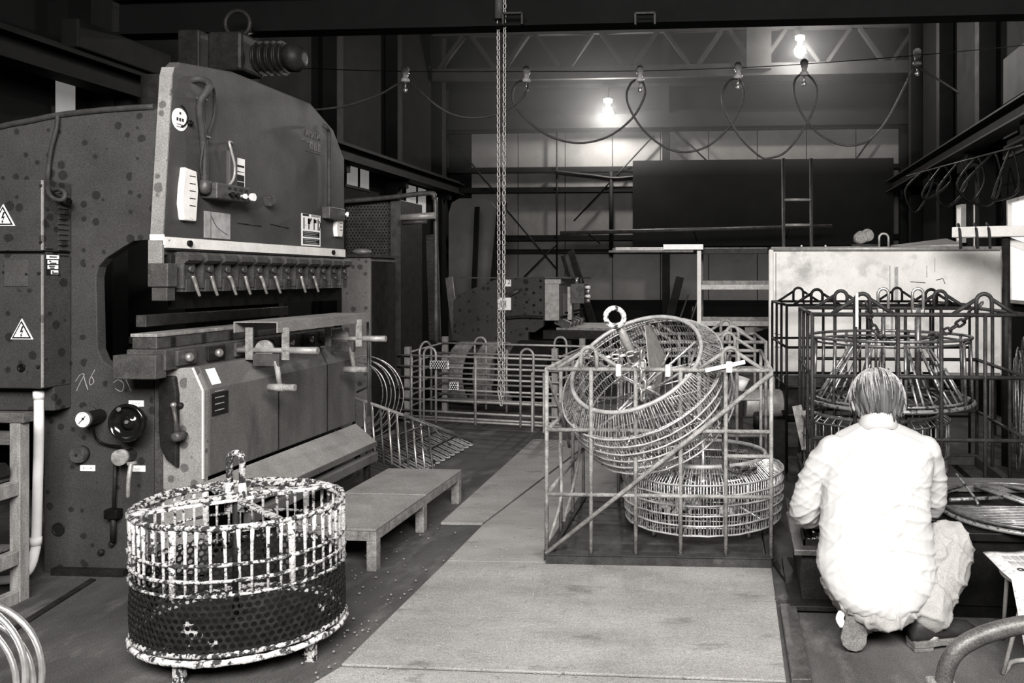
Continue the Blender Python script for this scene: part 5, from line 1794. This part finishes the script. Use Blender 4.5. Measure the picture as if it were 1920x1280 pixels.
# ================================================================== right-hand storage: white beams with straps, cables
bm_ = thing('white_beam', 'pale square beam wrapped with black straps under the right window', 'beam', P(1850, 470, d=5.7))
a, c_ = P(1790, 436, d=5.75), P(1990, 432, d=5.3)
MB().rect(a, c_, .12, .075).build('beam', 'frame_white', bm_, bevel=.006)
for u in (1795, 1828, 1852):
    t_ = (u - 1790) / 200
    p = a + (c_ - a) * t_
    dv = Vector((.02, -.075, 0))
    MB().tube(smooth([p + dv + Vector((-.015, 0, -.12)), p + dv + Vector((-.02, 0, 0)), p + Vector((0, -.03, .055)), p + Vector((.02, .05, .055))], 4), .011, 6).build('strap', 'rubber', bm_)
q = a + (c_ - a) * .5
MB().bar(q + Vector((0, 0, -.037)), (q.x, q.y, 0), .03, 8).build('prop', 'iron_dark', bm_)
q = a + (c_ - a) * .85
MB().bar(q + Vector((0, 0, -.037)), (q.x, q.y, 0), .03, 8).build('prop', 'iron_dark', bm_)
a, c_ = P(1888, 450, d=5.6), P(1990, 490, d=5.4)
tag(MB().rect(a, c_, .1, .05).build('slanted_beam', 'frame_white', None, bevel=.004), 'second pale beam slanting down below the strapped beam', 'beam')
a, c_ = P(1692, 462, d=6.6), P(1802, 450, d=6.6)
tag(MB().slab([(a.x, a.y, a.z), (c_.x, a.y, a.z + .02), (c_.x, a.y + .5, a.z + .09), (a.x, a.y + .5, a.z + .03)], .02).build('stored_sheet', 'galvanised'), 'pale sheet lying just above the pale board at right', 'sheet')
jk = thing('storage_stand', 'dark steel stand carrying clutter behind the pale board', 'stand', P(1760, 700, d=6.7))
MB().bx(a.x, c_.x + .3, a.y + .02, a.y + .46, a.z - .06, a.z - .022).build('shelf', 'iron_dark', jk)
for x in (a.x + .02, c_.x + .26):
    MB().bx(x, x + .03, a.y + .05, a.y + .08, 0, a.z - .06).build('leg', 'iron_dark', jk)
for k_, (u, v) in enumerate(((1700, 452), (1925, 400))):
    pass
b = MB()
cbun = thing('cable_bundle', 'tangle of dark cables hanging under the right crane rail', 'cables', P(1800, 330, d=7))
for i in range(6):
    u0_ = 1705 + i * 32
    d0_ = 8.4 - i * .42
    pts = [(u0_ + 30, 318 - i * 8), (u0_ + random.uniform(-35, 5), 345 + random.uniform(-8, 20)), (u0_ + random.uniform(0, 20), 385 + random.uniform(-25, 15)), (u0_ + 45, 350 + random.uniform(-10, 10)), (u0_ + 34, 318 - i * 8)]
    MB().tube(smooth([P(u, v, d=d0_) for u, v in pts], 5), .011, 6).build('cable', 'iron_black', cbun)
MB().bar(P(1700, 330, d=8.6), P(1915, 272, d=5.7), .006, 6).build('support_wire', 'iron', cbun)

# ================================================================== wooden tool rack, far left
rp = fl(38, 1125)
wr_ = thing('tool_rack', 'rough wooden rack stacked with press tools at the left edge', 'rack', (rp.x - .3, rp.y - .2, 0))
rx0, rx1, ry0, ry1 = rp.x - .6, rp.x + .022, rp.y - .45, rp.y + .02
zt_ = P(30, 772, d=3.22).z
for x in (rx0, rx1 - .045):
    for y in (ry0, ry1 - .045):
        MB().bx(x, x + .045, y, y + .045, 0, zt_ - .042).build('post', 'wood_light', wr_, bevel=.003)
for y in (ry0, ry1 - .045):
    MB().bx(rx0 - .02, rx1 + .018, y - .003, y + .046, zt_ - .041, zt_).build('top_rail', 'wood', wr_, bevel=.004)
zs = [P(20, v, d=3.2).z for v in (915, 1045, 1120)]
for i, z in enumerate(zs):
    for x in (rx0 + .002, rx1 - .043):
        MB().bx(x, x + .04, ry0 + .046, ry1 - .046, z - .028, z + .028).build('side_rail', 'wood_light', wr_, bevel=.003)
    if i < 2:
        MB().bx(rx0 + .05, rx1 - .05, ry0 + .02, ry1 - .02, z + .03, z + .044).build('shelf', 'wood', wr_)
MB().bx(rx0 + .05, rx1 - .05, ry1 - .04, ry1 - .005, zt_ - .13, zt_ - .08).build('back_rail', 'wood', wr_)


def tool(label, x0, x1, y, z, prof, m='iron'):
    o = MB().prism([(y + a, z + c) for a, c in prof], 'x', x0, x1).build('press_tool', m, None, bevel=.002)
    return tag(o, label, 'press tool', 'press tools on the left rack')


vp = [(-.03, 0), (.03, 0), (.03, .035), (.02, .045), (.012, .02), (-.004, .05), (-.018, .02), (-.03, .05)]
z1 = zs[0] + .0445
tool('long grooved press tool sticking out past the wooden rack post', rx0 + .06, rp.x + .085, ry0 + .12, z1, [(-.03, 0), (.03, 0), (.03, .02), (.022, .045), (-.022, .045), (-.03, .02)], 'iron')
tool('notched press tool lying behind the long one on the wooden rack', rx0 + .06, rp.x - .03, ry0 + .24, z1, vp, 'iron_dark')
tool('notched press tool on the upper shelf of the wooden rack near the post', rx0 + .1, rp.x - .03, ry0 + .33, z1, vp, 'iron_dark')
tool('dark press tool on the lower shelf of the wooden rack', rx0 + .06, rp.x - .06, ry0 + .2, zs[1] + .0445, vp, 'iron_black')
z2 = P(20, 872, d=3.2).z
sh_ = MB().bx(rx0 + .05, rx1 - .05, ry1 - .2, ry1 - .02, z2 - .05, z2 - .036).build('shelf', 'wood', wr_)
tool('angled block of tool steel on the top shelf of the wooden rack', rx0 + .1, rp.x - .004, ry1 - .11, z2 - .0355, [(-.05, 0), (.05, 0), (.05, .03), (.03, .055), (-.03, .055), (-.05, .03)], 'iron_dark')

# white conduit running down from the press cabinet
pts = [P(73, 731, Y=3.225), P(73, 800, Y=3.225), P(71, 900, Y=3.225), P(68, 1010, Y=3.225), P(65, 1035, Y=3.22), P(58, 1060, Y=3.2), P(46, 1076, Y=3.18), P(20, 1086, Y=3.16), P(-10, 1088, Y=3.16)]
pts = [Vector((p.x, p.y, max(p.z, .021))) for p in pts]
cd = thing('conduit_pipe', 'white plastic conduit running down beside the press and bending left', 'pipe', (pts[3].x, 3.2, 0))
MB().tube(smooth(pts, 4), .0185, 12).build('pipe', 'pipe_white', cd)
for p in (P(73, 738, Y=3.225), P(67.5, 1012, Y=3.225)):
    MB().cyl(p + Vector((0, 0, -.022)), p + Vector((0, 0, .012)), .0215, 14).build('coupling', 'pipe_white', cd)

# shiny bent tubes in the bottom left corner
tb = thing('bent_tubes', 'bundle of shiny bent steel tubes in the bottom left corner', 'tubes', P(-60, 1420, Z=0))
for i, (du, dv, R_, r_) in enumerate(((0, 0, .205, .0085), (-6, 3, .188, .0075), (-42, 8, .215, .0085), (-48, 12, .198, .0075))):
    c_ = P(-72 + du, 1296 + dv, d=2.16 - .02 * i)
    MB().ring((c_.x, c_.y, max(c_.z, R_ + r_ + .001)), (.15, -1, .1), R_, r_, 48, 8).build('tube', 'steel_bright', tb)

# ================================================================== bottom right: tube frame, stool with newspaper
tp = [P(u, v, d=1.92) for u, v in ((1768, 1330), (1769, 1285), (1776, 1248), (1795, 1218), (1830, 1196), (1875, 1180), (1930, 1170), (1990, 1172), (2030, 1190), (2050, 1230))]
tf = thing('tube_frame', 'thick bent steel tube frame looming in the bottom right corner', 'tube frame', (tp[0].x, tp[0].y, 0))
full = [Vector((tp[0].x, tp[0].y, 0.0))] + tp + [Vector((tp[-1].x + .01, tp[-1].y, 0.0))]
MB().tube(smooth(full, 5), .0215, 12).build('tube', 'iron', tf)
p = tp[1]
MB().bx(p.x - .04, p.x + .03, p.y - .03, p.y + .03, p.z - .05, p.z + .012).build('clamp', 'iron_rust', tf, bevel=.01)
MB().lathe([(.012, 0), (.014, .012), (.006, .018)], (p.x + .0, p.y - .03, p.z - .01), (0, -1, 0), 10).build('bolt', 'steel', tf)

st = thing('wire_stool', 'low stool of thin bent wire standing right of the man', 'stool', fl(1925, 1230))
zs_ = .292
sc_ = P(1955, 1078, Z=zs_)
for i, (u, v) in enumerate(((1881, 1266), (1880, 1200), (1995, 1270), (1990, 1200))):
    f_ = fl(u, v)
    t_ = Vector((sc_.x + (-.085 if i < 2 else .085), sc_.y + (-.09 if i % 2 == 0 else .09), zs_))
    MB().bar(Vector((f_.x, f_.y, .006)), t_, .0075, 8).build('leg', 'galvanised', st)
f0, f1, f2 = fl(1882, 1266), fl(1905, 1243), fl(1990, 1240)
MB().tube(smooth([(f0.x, f0.y, .008), (f0.x + .02, f0.y + .03, .008), (f1.x, f1.y, .008), (f2.x, f2.y, .008)], 5), .008, 8).build('foot_loop', 'galvanised', st)
MB().ring((sc_.x, sc_.y, zs_), (0, 0, 1), .13, .0075, 36, 7, ry=.13).build('seat_ring', 'galvanised', st)
MB().lathe([(.128, 0), (.13, .006), (.12, .012)], (sc_.x, sc_.y, zs_ + .004), (0, 0, 1), 32).build('seat', 'iron_dark', st)
# newspaper draped over the stool, front corner hanging
g_ = MB()
n_, m_ = 16, 12
npz = zs_ + .027


def npt(s, t):
    x = sc_.x - .15 + s * .36
    y = sc_.y - .20 + t * .36 + .03 * s
    z = npz + .006 * math.sin(s * 7 + t * 3)
    dx_, dy_ = max(0, (sc_.x - .12) - x), max(0, (sc_.y - .11) - y)
    z -= 1.0 * dy_ + .25 * dx_
    if s < .3 and t < .25:
        z -= .10 * (.3 - s) / .3 * (.25 - t) / .25
    return Vector((x + .05 * max(0, .45 - t) * (1 - s), y, z))


vs = [npt(i / n_, j / m_) for i in range(n_ + 1) for j in range(m_ + 1)]
fs = [(i * (m_ + 1) + j, (i + 1) * (m_ + 1) + j, (i + 1) * (m_ + 1) + j + 1, i * (m_ + 1) + j + 1) for i in range(n_) for j in range(m_)]
g_.add(vs, fs, True)
nw = g_.build('newspaper', 'newspaper')
s2 = nw.modifiers.new('thick', 'SOLIDIFY')
s2.thickness = .003
tag(nw, 'folded newspaper draped over the wire stool at the right edge', 'newspaper')
for i in range(9):
    for j in range(2):
        s, t = .14 + .09 * i, .62 + .17 * j
        p, q = npt(s, t), npt(s + .065, t)
        MB().rect(p + Vector((0, 0, .0018)), q + Vector((0, 0, .0018)), .03 + .012 * (i % 3), .001).build('print_block', 'sign_grey', nw)
p = npt(.17, .42)
MB().ring(p + Vector((0, 0, .002)), (0, 0, 1), .01, .002, 16, 5).build('print_mark', 'iron_dark', nw)

# ================================================================== steel block with tray left of the man
t0_, t1_ = P(1489, 1030, Z=.239), P(1472, 958, Z=.239)
bx0_, bx1_, by0, by1 = t0_.x, t0_.x + .42, t0_.y, t1_.y
wk = thing('steel_block', 'dark steel work block with a sunken tray in front of the man', 'work block', ((bx0_ + bx1_) / 2, (by0 + by1) / 2, 0))
MB().bx(bx0_ + .03, bx1_, by0 + .03, by1 - .02, .03, .215).build('body', 'iron_dark', wk, bevel=.006)
MB().bx(bx0_, bx1_ + .02, by0, by1, .215, .239).build('top_plate', 'iron', wk, bevel=.004)
MB().bx(bx0_ - .02, bx1_ + .02, by0 - .03, by1, 0.012, .032).build('foot_plate', 'iron_dark', wk, bevel=.003)
b = MB()
tx0, tx1, ty0, ty1 = bx0_ + .04, bx0_ + .2, by0 + .05, by0 + .2
for a in ((tx0, tx1, ty0, ty0 + .008), (tx0, tx1, ty1 - .008, ty1), (tx0, tx0 + .008, ty0, ty1), (tx1 - .008, tx1, ty0, ty1)):
    MB().bx(a[0], a[1], a[2], a[3], .239, .262).build('tray_wall', 'iron_dark', wk)
for i in range(12):
    x, y = random.uniform(tx0 + .03, tx1 - .03), random.uniform(ty0 + .03, ty1 - .03)
    z_ = .2395 + (.016 if i > 7 else 0)
    o = MB()
    a = random.uniform(0, 6.28)
    dv = Vector((math.cos(a), math.sin(a), 0))
    p = Vector((x, y, z_ + .010))
    o.bar(p - dv * .012, p + dv * .014, .005, 6)
    o.bar(p - dv * .018, p - dv * .012, .0095, 6)
    tag(o.build('hex_bolt', 'steel_bright'), 'small shiny bolt lying in the tray on the steel block', 'bolt', 'bolts in the tray')
# loose rods on the floor beside it
for (a, c_, lb) in (((1452, 1060), (1500, 1128), 'short dark rod lying on the floor between cage and block'), ((1476, 1010), (1502, 1105), 'dark flat bar leaning down the side of the steel block')):
    p, q = fl(*a), fl(*c_)
    p.z = q.z = .014
    if '1010' in str(a):
        p.z = .2
    tag(MB().rect(p, q, .02, .014).build('loose_rod', 'iron_dark'), lb, 'rod')
p, q = fl(1462, 1133), fl(1500, 1118)
tag(MB().rect(p + Vector((0, 0, .012)), q + Vector((0, 0, .012)), .05, .022).build('steel_offcut', 'iron'), 'small steel offcut on the floor left of the block', 'offcut')
# dark sheets leaning between the cages
for i, (a, c_) in enumerate((((1494, 760), (1512, 842)), ((1505, 770), (1523, 850)))):
    p, q = P(*a, d=4.3), P(*c_, d=4.25)
    tag(MB().rect(p, q, .05, .004, (0, 1, 0)).build('steel_strip', 'iron_rust'), ('left' if i == 0 else 'right') + ' one of two shiny strips propped at the corner of the raised cage', 'strip')

# ================================================================== crouching man
mn = thing('person', 'man in white shirt crouching on one knee, seen from behind, working at the block', 'person', fl(1655, 1225))
DG = bpy.context.evaluated_depsgraph_get


def loft(b, rings, n=28):
    """rings: centre, half-axes vectors ax, ay"""
    vs, fs = [], []
    for c, ax, ay in rings:
        for k in range(n):
            a = 2 * math.pi * k / n
            vs.append(Vector(c) + Vector(ax) * math.cos(a) + Vector(ay) * math.sin(a))
    for i in range(len(rings) - 1):
        for k in range(n):
            k2 = (k + 1) % n
            fs.append((i * n + k, i * n + k2, (i + 1) * n + k2, (i + 1) * n + k))
    fs += [tuple(range(n))[::-1], tuple((len(rings) - 1) * n + k for k in range(n))]
    return b.add(vs, fs, True)


def limb(b, pts, rs, k=5, n=16):
    P_ = smooth(pts, k)
    R_ = []
    for i in range(len(rs) - 1):
        for j in range(k):
            t = j / k
            t = t * t * (3 - 2 * t)
            R_.append(rs[i] + (rs[i + 1] - rs[i]) * t)
    R_.append(rs[-1])
    b.tube(P_, R_, n)
    b.ball(P_[0], R_[0])
    b.ball(P_[-1], R_[-1])
    return b


def fuse(b, name, m, voxel, smooth_it=8, disp=None):
    """one continuous surface from overlapping closed shapes"""
    me = b.mesh('tmp', m)
    o = bpy.data.objects.new('tmp', me)
    C.objects.link(o)
    r = o.modifiers.new('r', 'REMESH')
    r.mode, r.voxel_size = 'VOXEL', voxel
    s = o.modifiers.new('s', 'SMOOTH')
    s.iterations, s.factor = smooth_it, .5
    dg = bpy.context.evaluated_depsgraph_get()
    dg.update()
    me2 = bpy.data.meshes.new_from_object(o.evaluated_get(dg))
    bpy.data.objects.remove(o)
    if disp:
        ns = [v.normal.copy() for v in me2.vertices]
        for v, nn in zip(me2.vertices, ns):
            v.co = v.co + nn * disp(v.co, nn)
    for p in me2.polygons:
        p.use_smooth = True
    me2.materials.clear()
    me2.materials.append(MATS[m])
    me2.name = name
    return link(name, me2, mn)


def W(px, d):
    return px / F_PX * d


# torso rings: (left px, right px, v, d, half depth)
TR = [(1592, 1702, 1126, 2.86, .10), (1562, 1726, 1112, 2.87, .14), (1545, 1748, 1092, 2.885, .16), (1535, 1757, 1068, 2.90, .163), (1534, 1752, 1040, 2.92, .155),
      (1537, 1746, 1000, 2.945, .145), (1540, 1742, 960, 2.97, .138), (1543, 1743, 915, 2.995, .134), (1546, 1748, 872, 3.02, .128), (1550, 1746, 840, 3.04, .118),
      (1566, 1732, 818, 3.06, .10), (1598, 1700, 804, 3.07, .08), (1613, 1683, 796, 3.08, .068)]
rings = []
for l_, r_, v, d, hd in TR:
    c = P((l_ + r_) / 2, v, d=d)
    rings.append((c, Vector((W((r_ - l_) / 2, d), 0, 0)), Vector((0, hd, .25 * hd))))
b = MB()
loft(b, rings)
shL, elL, wrL = P(1561, 845, d=3.05), P(1512, 955, d=3.10), P(1546, 958, d=3.36)
shR, elR, wrR = P(1733, 845, d=3.05), P(1745, 945, d=3.13), P(1706, 950, d=3.36)
limb(b, [shL, shL + (elL - shL) * .5 + Vector((-.012, 0, 0)), elL, elL + (wrL - elL) * .5, wrL], [.060, .064, .062, .056, .048])
limb(b, [shR, shR + (elR - shR) * .5 + Vector((.012, 0, 0)), elR, elR + (wrR - elR) * .5, wrR], [.058, .060, .056, .052, .046])


def folds(co, n):
    q = Vector((co.x * 4.5, co.y * 4, co.z * 21 - co.x * 6 + 1.5 * math.sin(co.x * 9)))
    w = 1 - abs(noise.noise(q))
    d = .0065 * (w ** 9) - .0015
    q2 = Vector((co.x * 16 - co.z * 13, co.y * 8, co.z * 8 + 3))
    d += .0035 * (1 - abs(noise.noise(q2))) ** 9
    q3 = Vector((co.x * 9 + co.z * 20, co.y * 6, co.z * 5 - 7))
    d += .003 * (1 - abs(noise.noise(q3))) ** 10
    k = 1.0 if co.z < .62 else max(.25, 1 - (co.z - .62) * 6)
    return d * k


fuse(b, 'shirt', 'shirt', .0062, 9, folds)
# collar as a folded band
cc_ = P(1647, 793, d=3.085)
rg = []
for z, k in ((-.022, 1.12), (.004, 1.06), (.024, .98), (.032, .92)):
    rg.append((cc_ + Vector((0, .01 + z * .3, z)), Vector((.070 * k, 0, 0)), Vector((0, .066 * k, .012))))
b = MB()
vs, fs = [], []
n_ = 32
for c, ax, ay in rg:
    for k in range(n_):
        a = 2 * math.pi * k / n_
        vs.append(c + ax * math.cos(a) + ay * math.sin(a) + Vector((0, 0, -.02 * math.sin(a) - .008 * math.cos(2 * a))))
for i in range(3):
    for k in range(n_):
        fs.append((i * n_ + k, i * n_ + (k + 1) % n_, (i + 1) * n_ + (k + 1) % n_, (i + 1) * n_ + k))
b.add(vs, fs, True)
co_ = b.build('collar', 'shirt', mn)
s2 = co_.modifiers.new('t', 'SOLIDIFY')
s2.thickness = .006
# hem band of the shirt
hem = [P(u, v, d=2.735 + abs(u - 1640) * .0006) for u, v in ((1540, 1086), (1556, 1115), (1580, 1136), (1612, 1146), (1645, 1148), (1680, 1143), (1712, 1128), (1738, 1106), (1756, 1076))]

# trousers: seat, raised right thigh and shin, kneeling left thigh and shin
hipL, hipR = P(1598, 1092, d=2.93), P(1698, 1090, d=2.93)
knR, anR = P(1782, 1016, d=2.99), P(1742, 1150, d=2.83)
knL, anL = P(1580, 1090, d=3.30), P(1608, 1168, d=2.86)
knL.z = .085
b = MB()
rg = []
for l_, r_, v, d, hd in ((1606, 1694, 1146, 2.855, .10), (1580, 1716, 1137, 2.86, .135), (1562, 1732, 1116, 2.875, .152), (1556, 1738, 1085, 2.90, .15), (1560, 1735, 1050, 2.92, .14)):
    c = P((l_ + r_) / 2, v, d=d)
    rg.append((c, Vector((W((r_ - l_) / 2, d), 0, 0)), Vector((0, hd, .2 * hd))))
loft(b, rg)
limb(b, [hipR, hipR + (knR - hipR) * .5 + Vector((.01, 0, .012)), knR, knR + (anR - knR) * .35 + Vector((.012, -.01, -.005)), knR + (anR - knR) * .75, anR], [.100, .094, .078, .074, .070, .064])
limb(b, [anR + Vector((0, 0, .04)), anR + Vector((.0, -.004, .008))], [.070, .070], n=18)
limb(b, [hipL, hipL + (knL - hipL) * .5, knL, knL + (anL - knL) * .5, anL], [.105, .092, .072, .062, .052])


def folds2(co, n):
    q = Vector((co.x * 9, co.y * 9, co.z * 17 + co.x * 9))
    d = .012 * (1 - abs(noise.noise(q))) ** 8 - .003
    q2 = Vector((co.x * 22 - co.z * 10, co.y * 8, co.z * 12))
    return d + .007 * (1 - abs(noise.noise(q2))) ** 8


fuse(b, 'trousers', 'trousers', .0065, 6, folds2)
# the body under the clothes: one continuous figure with head, neck, arms, hands and legs
hd_ = P(1645, 752, d=3.16)
fwd = Vector((-.02, .80, -.60)).normalized()                      # looking down at the block
upv = Vector((0, .60, .80))
rt = fwd.cross(upv).normalized()
upv = rt.cross(fwd)
HR = Matrix((rt, fwd, upv)).transposed()
b = MB()
b.ball(hd_, .108, (.80, .95, 1.08), 20, 14, HR)
b.ball(hd_ + fwd * .035 - upv * .055, .07, (.82, .85, .9), 16, 10, HR)          # jaw
b.ball(hd_ + fwd * .100 - upv * .022, .018, (.8, 1.0, 1.5), 10, 8, HR)          # nose
for s in (-1, 1):
    b.ball(hd_ + rt * (.094 * s) - upv * .02 - fwd * .005, .028, (.35, .7, 1.1), 12, 8, HR)   # ears
    b.ball(hd_ + fwd * .078 + rt * (.032 * s) + upv * .018, .016, (1.3, .7, .5), 10, 6, HR)   # brow
nk = P(1647, 800, d=3.075)
limb(b, [nk + Vector((0, -.02, -.06)), nk, hd_ - upv * .05], [.062, .055, .056])
spine = [P(1645, 1085, d=2.92), P(1642, 960, d=2.98), P(1647, 860, d=3.03), nk]
limb(b, spine, [.09, .08, .07, .05])
for sh_, el_, wr2 in ((shL, elL, wrL), (shR, elR, wrR)):
    limb(b, [spine[2] + (sh_ - spine[2]) * .3, sh_, el_, wr2], [.045, .038, .034, .03])
    dv = (wr2 - el_).normalized()
    dv = (dv + Vector((0, .1, -.35))).normalized()
    pal = wr2 + dv * .055
    sgn = 1 if sh_ is shL else -1
    lat = dv.cross(Vector((0, 0, 1))).normalized()
    upn = lat.cross(dv)
    Rp = Matrix((lat, dv, upn)).transposed()
    b.ball(pal, .045, (.9, 1.15, .42), 14, 10, Rp)
    limb(b, [wr2 - dv * .02, wr2 + dv * .03], [.028, .03], n=12)
    for i, ln in enumerate((.062, .072, .068, .054)):
        o = pal + dv * .036 + lat * ((i - 1.5) * .019)
        limb(b, [o, o + dv * ln * .5 - upn * .008, o + dv * ln * .75 - upn * .03, o + dv * ln * .7 - upn * .05], [.0095, .009, .0085, .0075], k=3, n=8)
    o = pal + lat * (.036 * sgn) - dv * .015
    limb(b, [o, o + lat * (.02 * sgn) + dv * .025 - upn * .012, o + lat * (.012 * sgn) + dv * .05 - upn * .03], [.012, .0105, .009], k=3, n=8)
for hp_, kn_, an_ in ((hipL, knL, anL), (hipR, knR, anR)):
    limb(b, [hp_, kn_, an_, an_ + Vector((0, 0, -.05 if an_ is anR else -.02))], [.06, .045, .036, .036])
bo = fuse(b, 'body', 'skin', .0065, 3)

# hair: streaky cap down to the nape
b = MB()
n_, m_ = 150, 40
vs, fs = [], []
for i in range(m_ + 1):
    for k in range(n_):
        a = 2 * math.pi * k / n_
        back = .5 - .5 * math.sin(a)            # 1 at the back of the head
        tmax = math.radians(72 + 66 * back ** .7)
        t = tmax * i / m_
        g = noise.noise(Vector((math.cos(a) * 9, math.sin(a) * 9, t * .7))) * .006 + noise.noise(Vector((math.cos(a) * 26, math.sin(a) * 26, t * 1.2))) * .0045
        rad = .11 + .013 + g * min(1, t * 1.5) - .016 * max(0, (i / m_ - .62) / .38) ** 1.3 * (.4 + .6 * back)
        p = Vector((rad * .86 * math.sin(t) * math.cos(a), rad * .99 * math.sin(t) * math.sin(a), rad * 1.06 * math.cos(t)))
        if i > m_ - 6:
            p.z -= .005 * (i - m_ + 6) * (.4 + 1.2 * noise.noise(Vector((math.cos(a) * 12, math.sin(a) * 12, 1))))
        vs.append(hd_ + HR @ p)
for i in range(m_):
    for k in range(n_):
        k2 = (k + 1) % n_
        fs.append((i * n_ + k, (i + 1) * n_ + k, (i + 1) * n_ + k2, i * n_ + k2))
b.add(vs, fs, True)
ho = b.build('hair', 'hair', mn)
s2 = ho.modifiers.new('t', 'SOLIDIFY')
s2.thickness, s2.offset = .008, -1
# loose strands over the cap
b = MB()
for k in range(330):
    a = random.uniform(0, 2 * math.pi)
    back = .5 - .5 * math.sin(a)
    t0s = random.uniform(.05, .9)
    t1s = min(math.radians(74 + 66 * back ** .7), t0s + random.uniform(.5, 1.3))
    pts = []
    da = random.uniform(-.12, .12)
    for j in range(6):
        t = t0s + (t1s - t0s) * j / 5
        rad = .1245 + .0035 * math.sin(math.pi * j / 5)
        aa = a + da * j / 5
        pts.append(hd_ + HR @ Vector((rad * .865 * math.sin(t) * math.cos(aa), rad * .995 * math.sin(t) * math.sin(aa), rad * 1.06 * math.cos(t))))
    b.tube(pts, [.0006, .0014, .0016, .0016, .0012, .0005], 4, caps=False)
b.build('hair_strands', 'hair_light', ho, kind='stuff')


# shoes
def shoe(heel, toe, sole_dir, m_up='shoe', label=None):
    """heel/toe points on the sole plane; sole_dir = outward normal of the sole"""
    heel, toe, sd_ = Vector(heel), Vector(toe), Vector(sole_dir).normalized()
    ax = (toe - heel)
    L = ax.length
    ax.normalize()
    up = -sd_
    up = (up - ax * up.dot(ax)).normalized()
    lt = ax.cross(up)
    prof = [(0, .030), (.06, .036), (.2, .039), (.4, .036), (.6, .043), (.8, .045), (.93, .034), (1, .014)]
    b = MB()
    top, bot = [], []
    left = [heel + ax * (t * L) + lt * w for t, w in prof]
    right = [heel + ax * (t * L) - lt * w for t, w in prof][::-1]
    out = left + right
    n = len(out)
    b.add([p for p in out] + [p + up * .022 for p in out],
          [tuple(range(n))[::-1], tuple(range(n, 2 * n))] + [(i, (i + 1) % n, n + (i + 1) % n, n + i) for i in range(n)])
    so = b.build('shoe_sole', 'sole', mn, bevel=.003)
    hb = MB()
    hw = [heel + ax * (t * L) + lt * w for t, w in ((0, .028), (.08, .035), (.27, .038))] + [heel + ax * (t * L) - lt * w for t, w in ((.27, .038), (.08, .035), (0, .028))]
    n = len(hw)
    hb.add([p - up * .014 for p in hw] + [p for p in hw], [tuple(range(n))[::-1], tuple(range(n, 2 * n))] + [(i, (i + 1) % n, n + (i + 1) % n, n + i) for i in range(n)])
    hb.build('shoe_heel', 'sole', so, bevel=.003)
    rgs = []
    for t, w, h in ((.0, .026, .03), (.05, .034, .07), (.2, .037, .075), (.36, .036, .07), (.55, .041, .052), (.75, .043, .042), (.9, .035, .034), (.985, .016, .018)):
        rgs.append((heel + ax * (t * L) + up * (.022 + h * .42), lt * w, up * (h * .62)))
    b = MB()
    loft(b, rgs, 18)
    b.build('shoe_upper', m_up, so)
    return so


# left foot: toes on the floor, sole turned to the viewer
tL = fl(1603, 1236)
toeL = Vector((tL.x, tL.y + .02, .012))
heelL = P(1611, 1166, d=2.80)
d_ = (heelL - toeL).normalized()
toeL = heelL - d_ * .245 + Vector((0, .06, 0))
toeL.z = max(.03, toeL.z)
nn = Vector((0, -1, .12))
hz_ = P(1610, 1150, d=2.80)
shoe(Vector((hz_.x, hz_.y - .01, .165)), Vector((tL.x - .004, tL.y + .035, .012)), Vector((.05, -1, .25)))
MB().tube([anL + Vector((0, .0, 0)), heelL + Vector((.0, .045, .015))], [.04, .037], 14).build('sock', 'sock', mn)
MB().tube(smooth([P(1578, 1150, d=2.82), P(1574, 1160, d=2.80), P(1580, 1172, d=2.80)], 4), .014, 8).build('sock', 'sock', mn)
# right foot: flat, pointing right
hR = fl(1712, 1228)
tR = fl(1828, 1222)
shoe(Vector((hR.x, hR.y + .045, .014)), Vector((hR.x + .245, tR.y + .09, .014)), Vector((0, 0, -1)))
q = P(1746, 1190, d=2.80)
MB().tube([q + Vector((0, .02, .05)), q + Vector((.0, .02, -.015))], [.036, .034], 14).build('sock', 'sock', mn)

# scattered metal chips and crumbs on the floor
b = MB()
for i in range(520):
    u, v = random.uniform(560, 1460), random.uniform(1000, 1278)
    if i % 3 == 0:
        u, v = random.uniform(640, 1000), random.uniform(985, 1240)
    p = fl(u, v)
    s_ = random.uniform(.0012, .0042)
    b.box((p.x, p.y, .0105 + s_ * .5), (s_ * random.uniform(1, 2.5), s_ * random.uniform(1, 2), s_), Matrix.Rotation(random.uniform(0, 3), 3, 'Z'))
o = b.build('metal_chips', 'galvanised')
tag(o, 'fine pale metal chips and crumbs strewn over the floor plates', 'chips', kind='stuff')
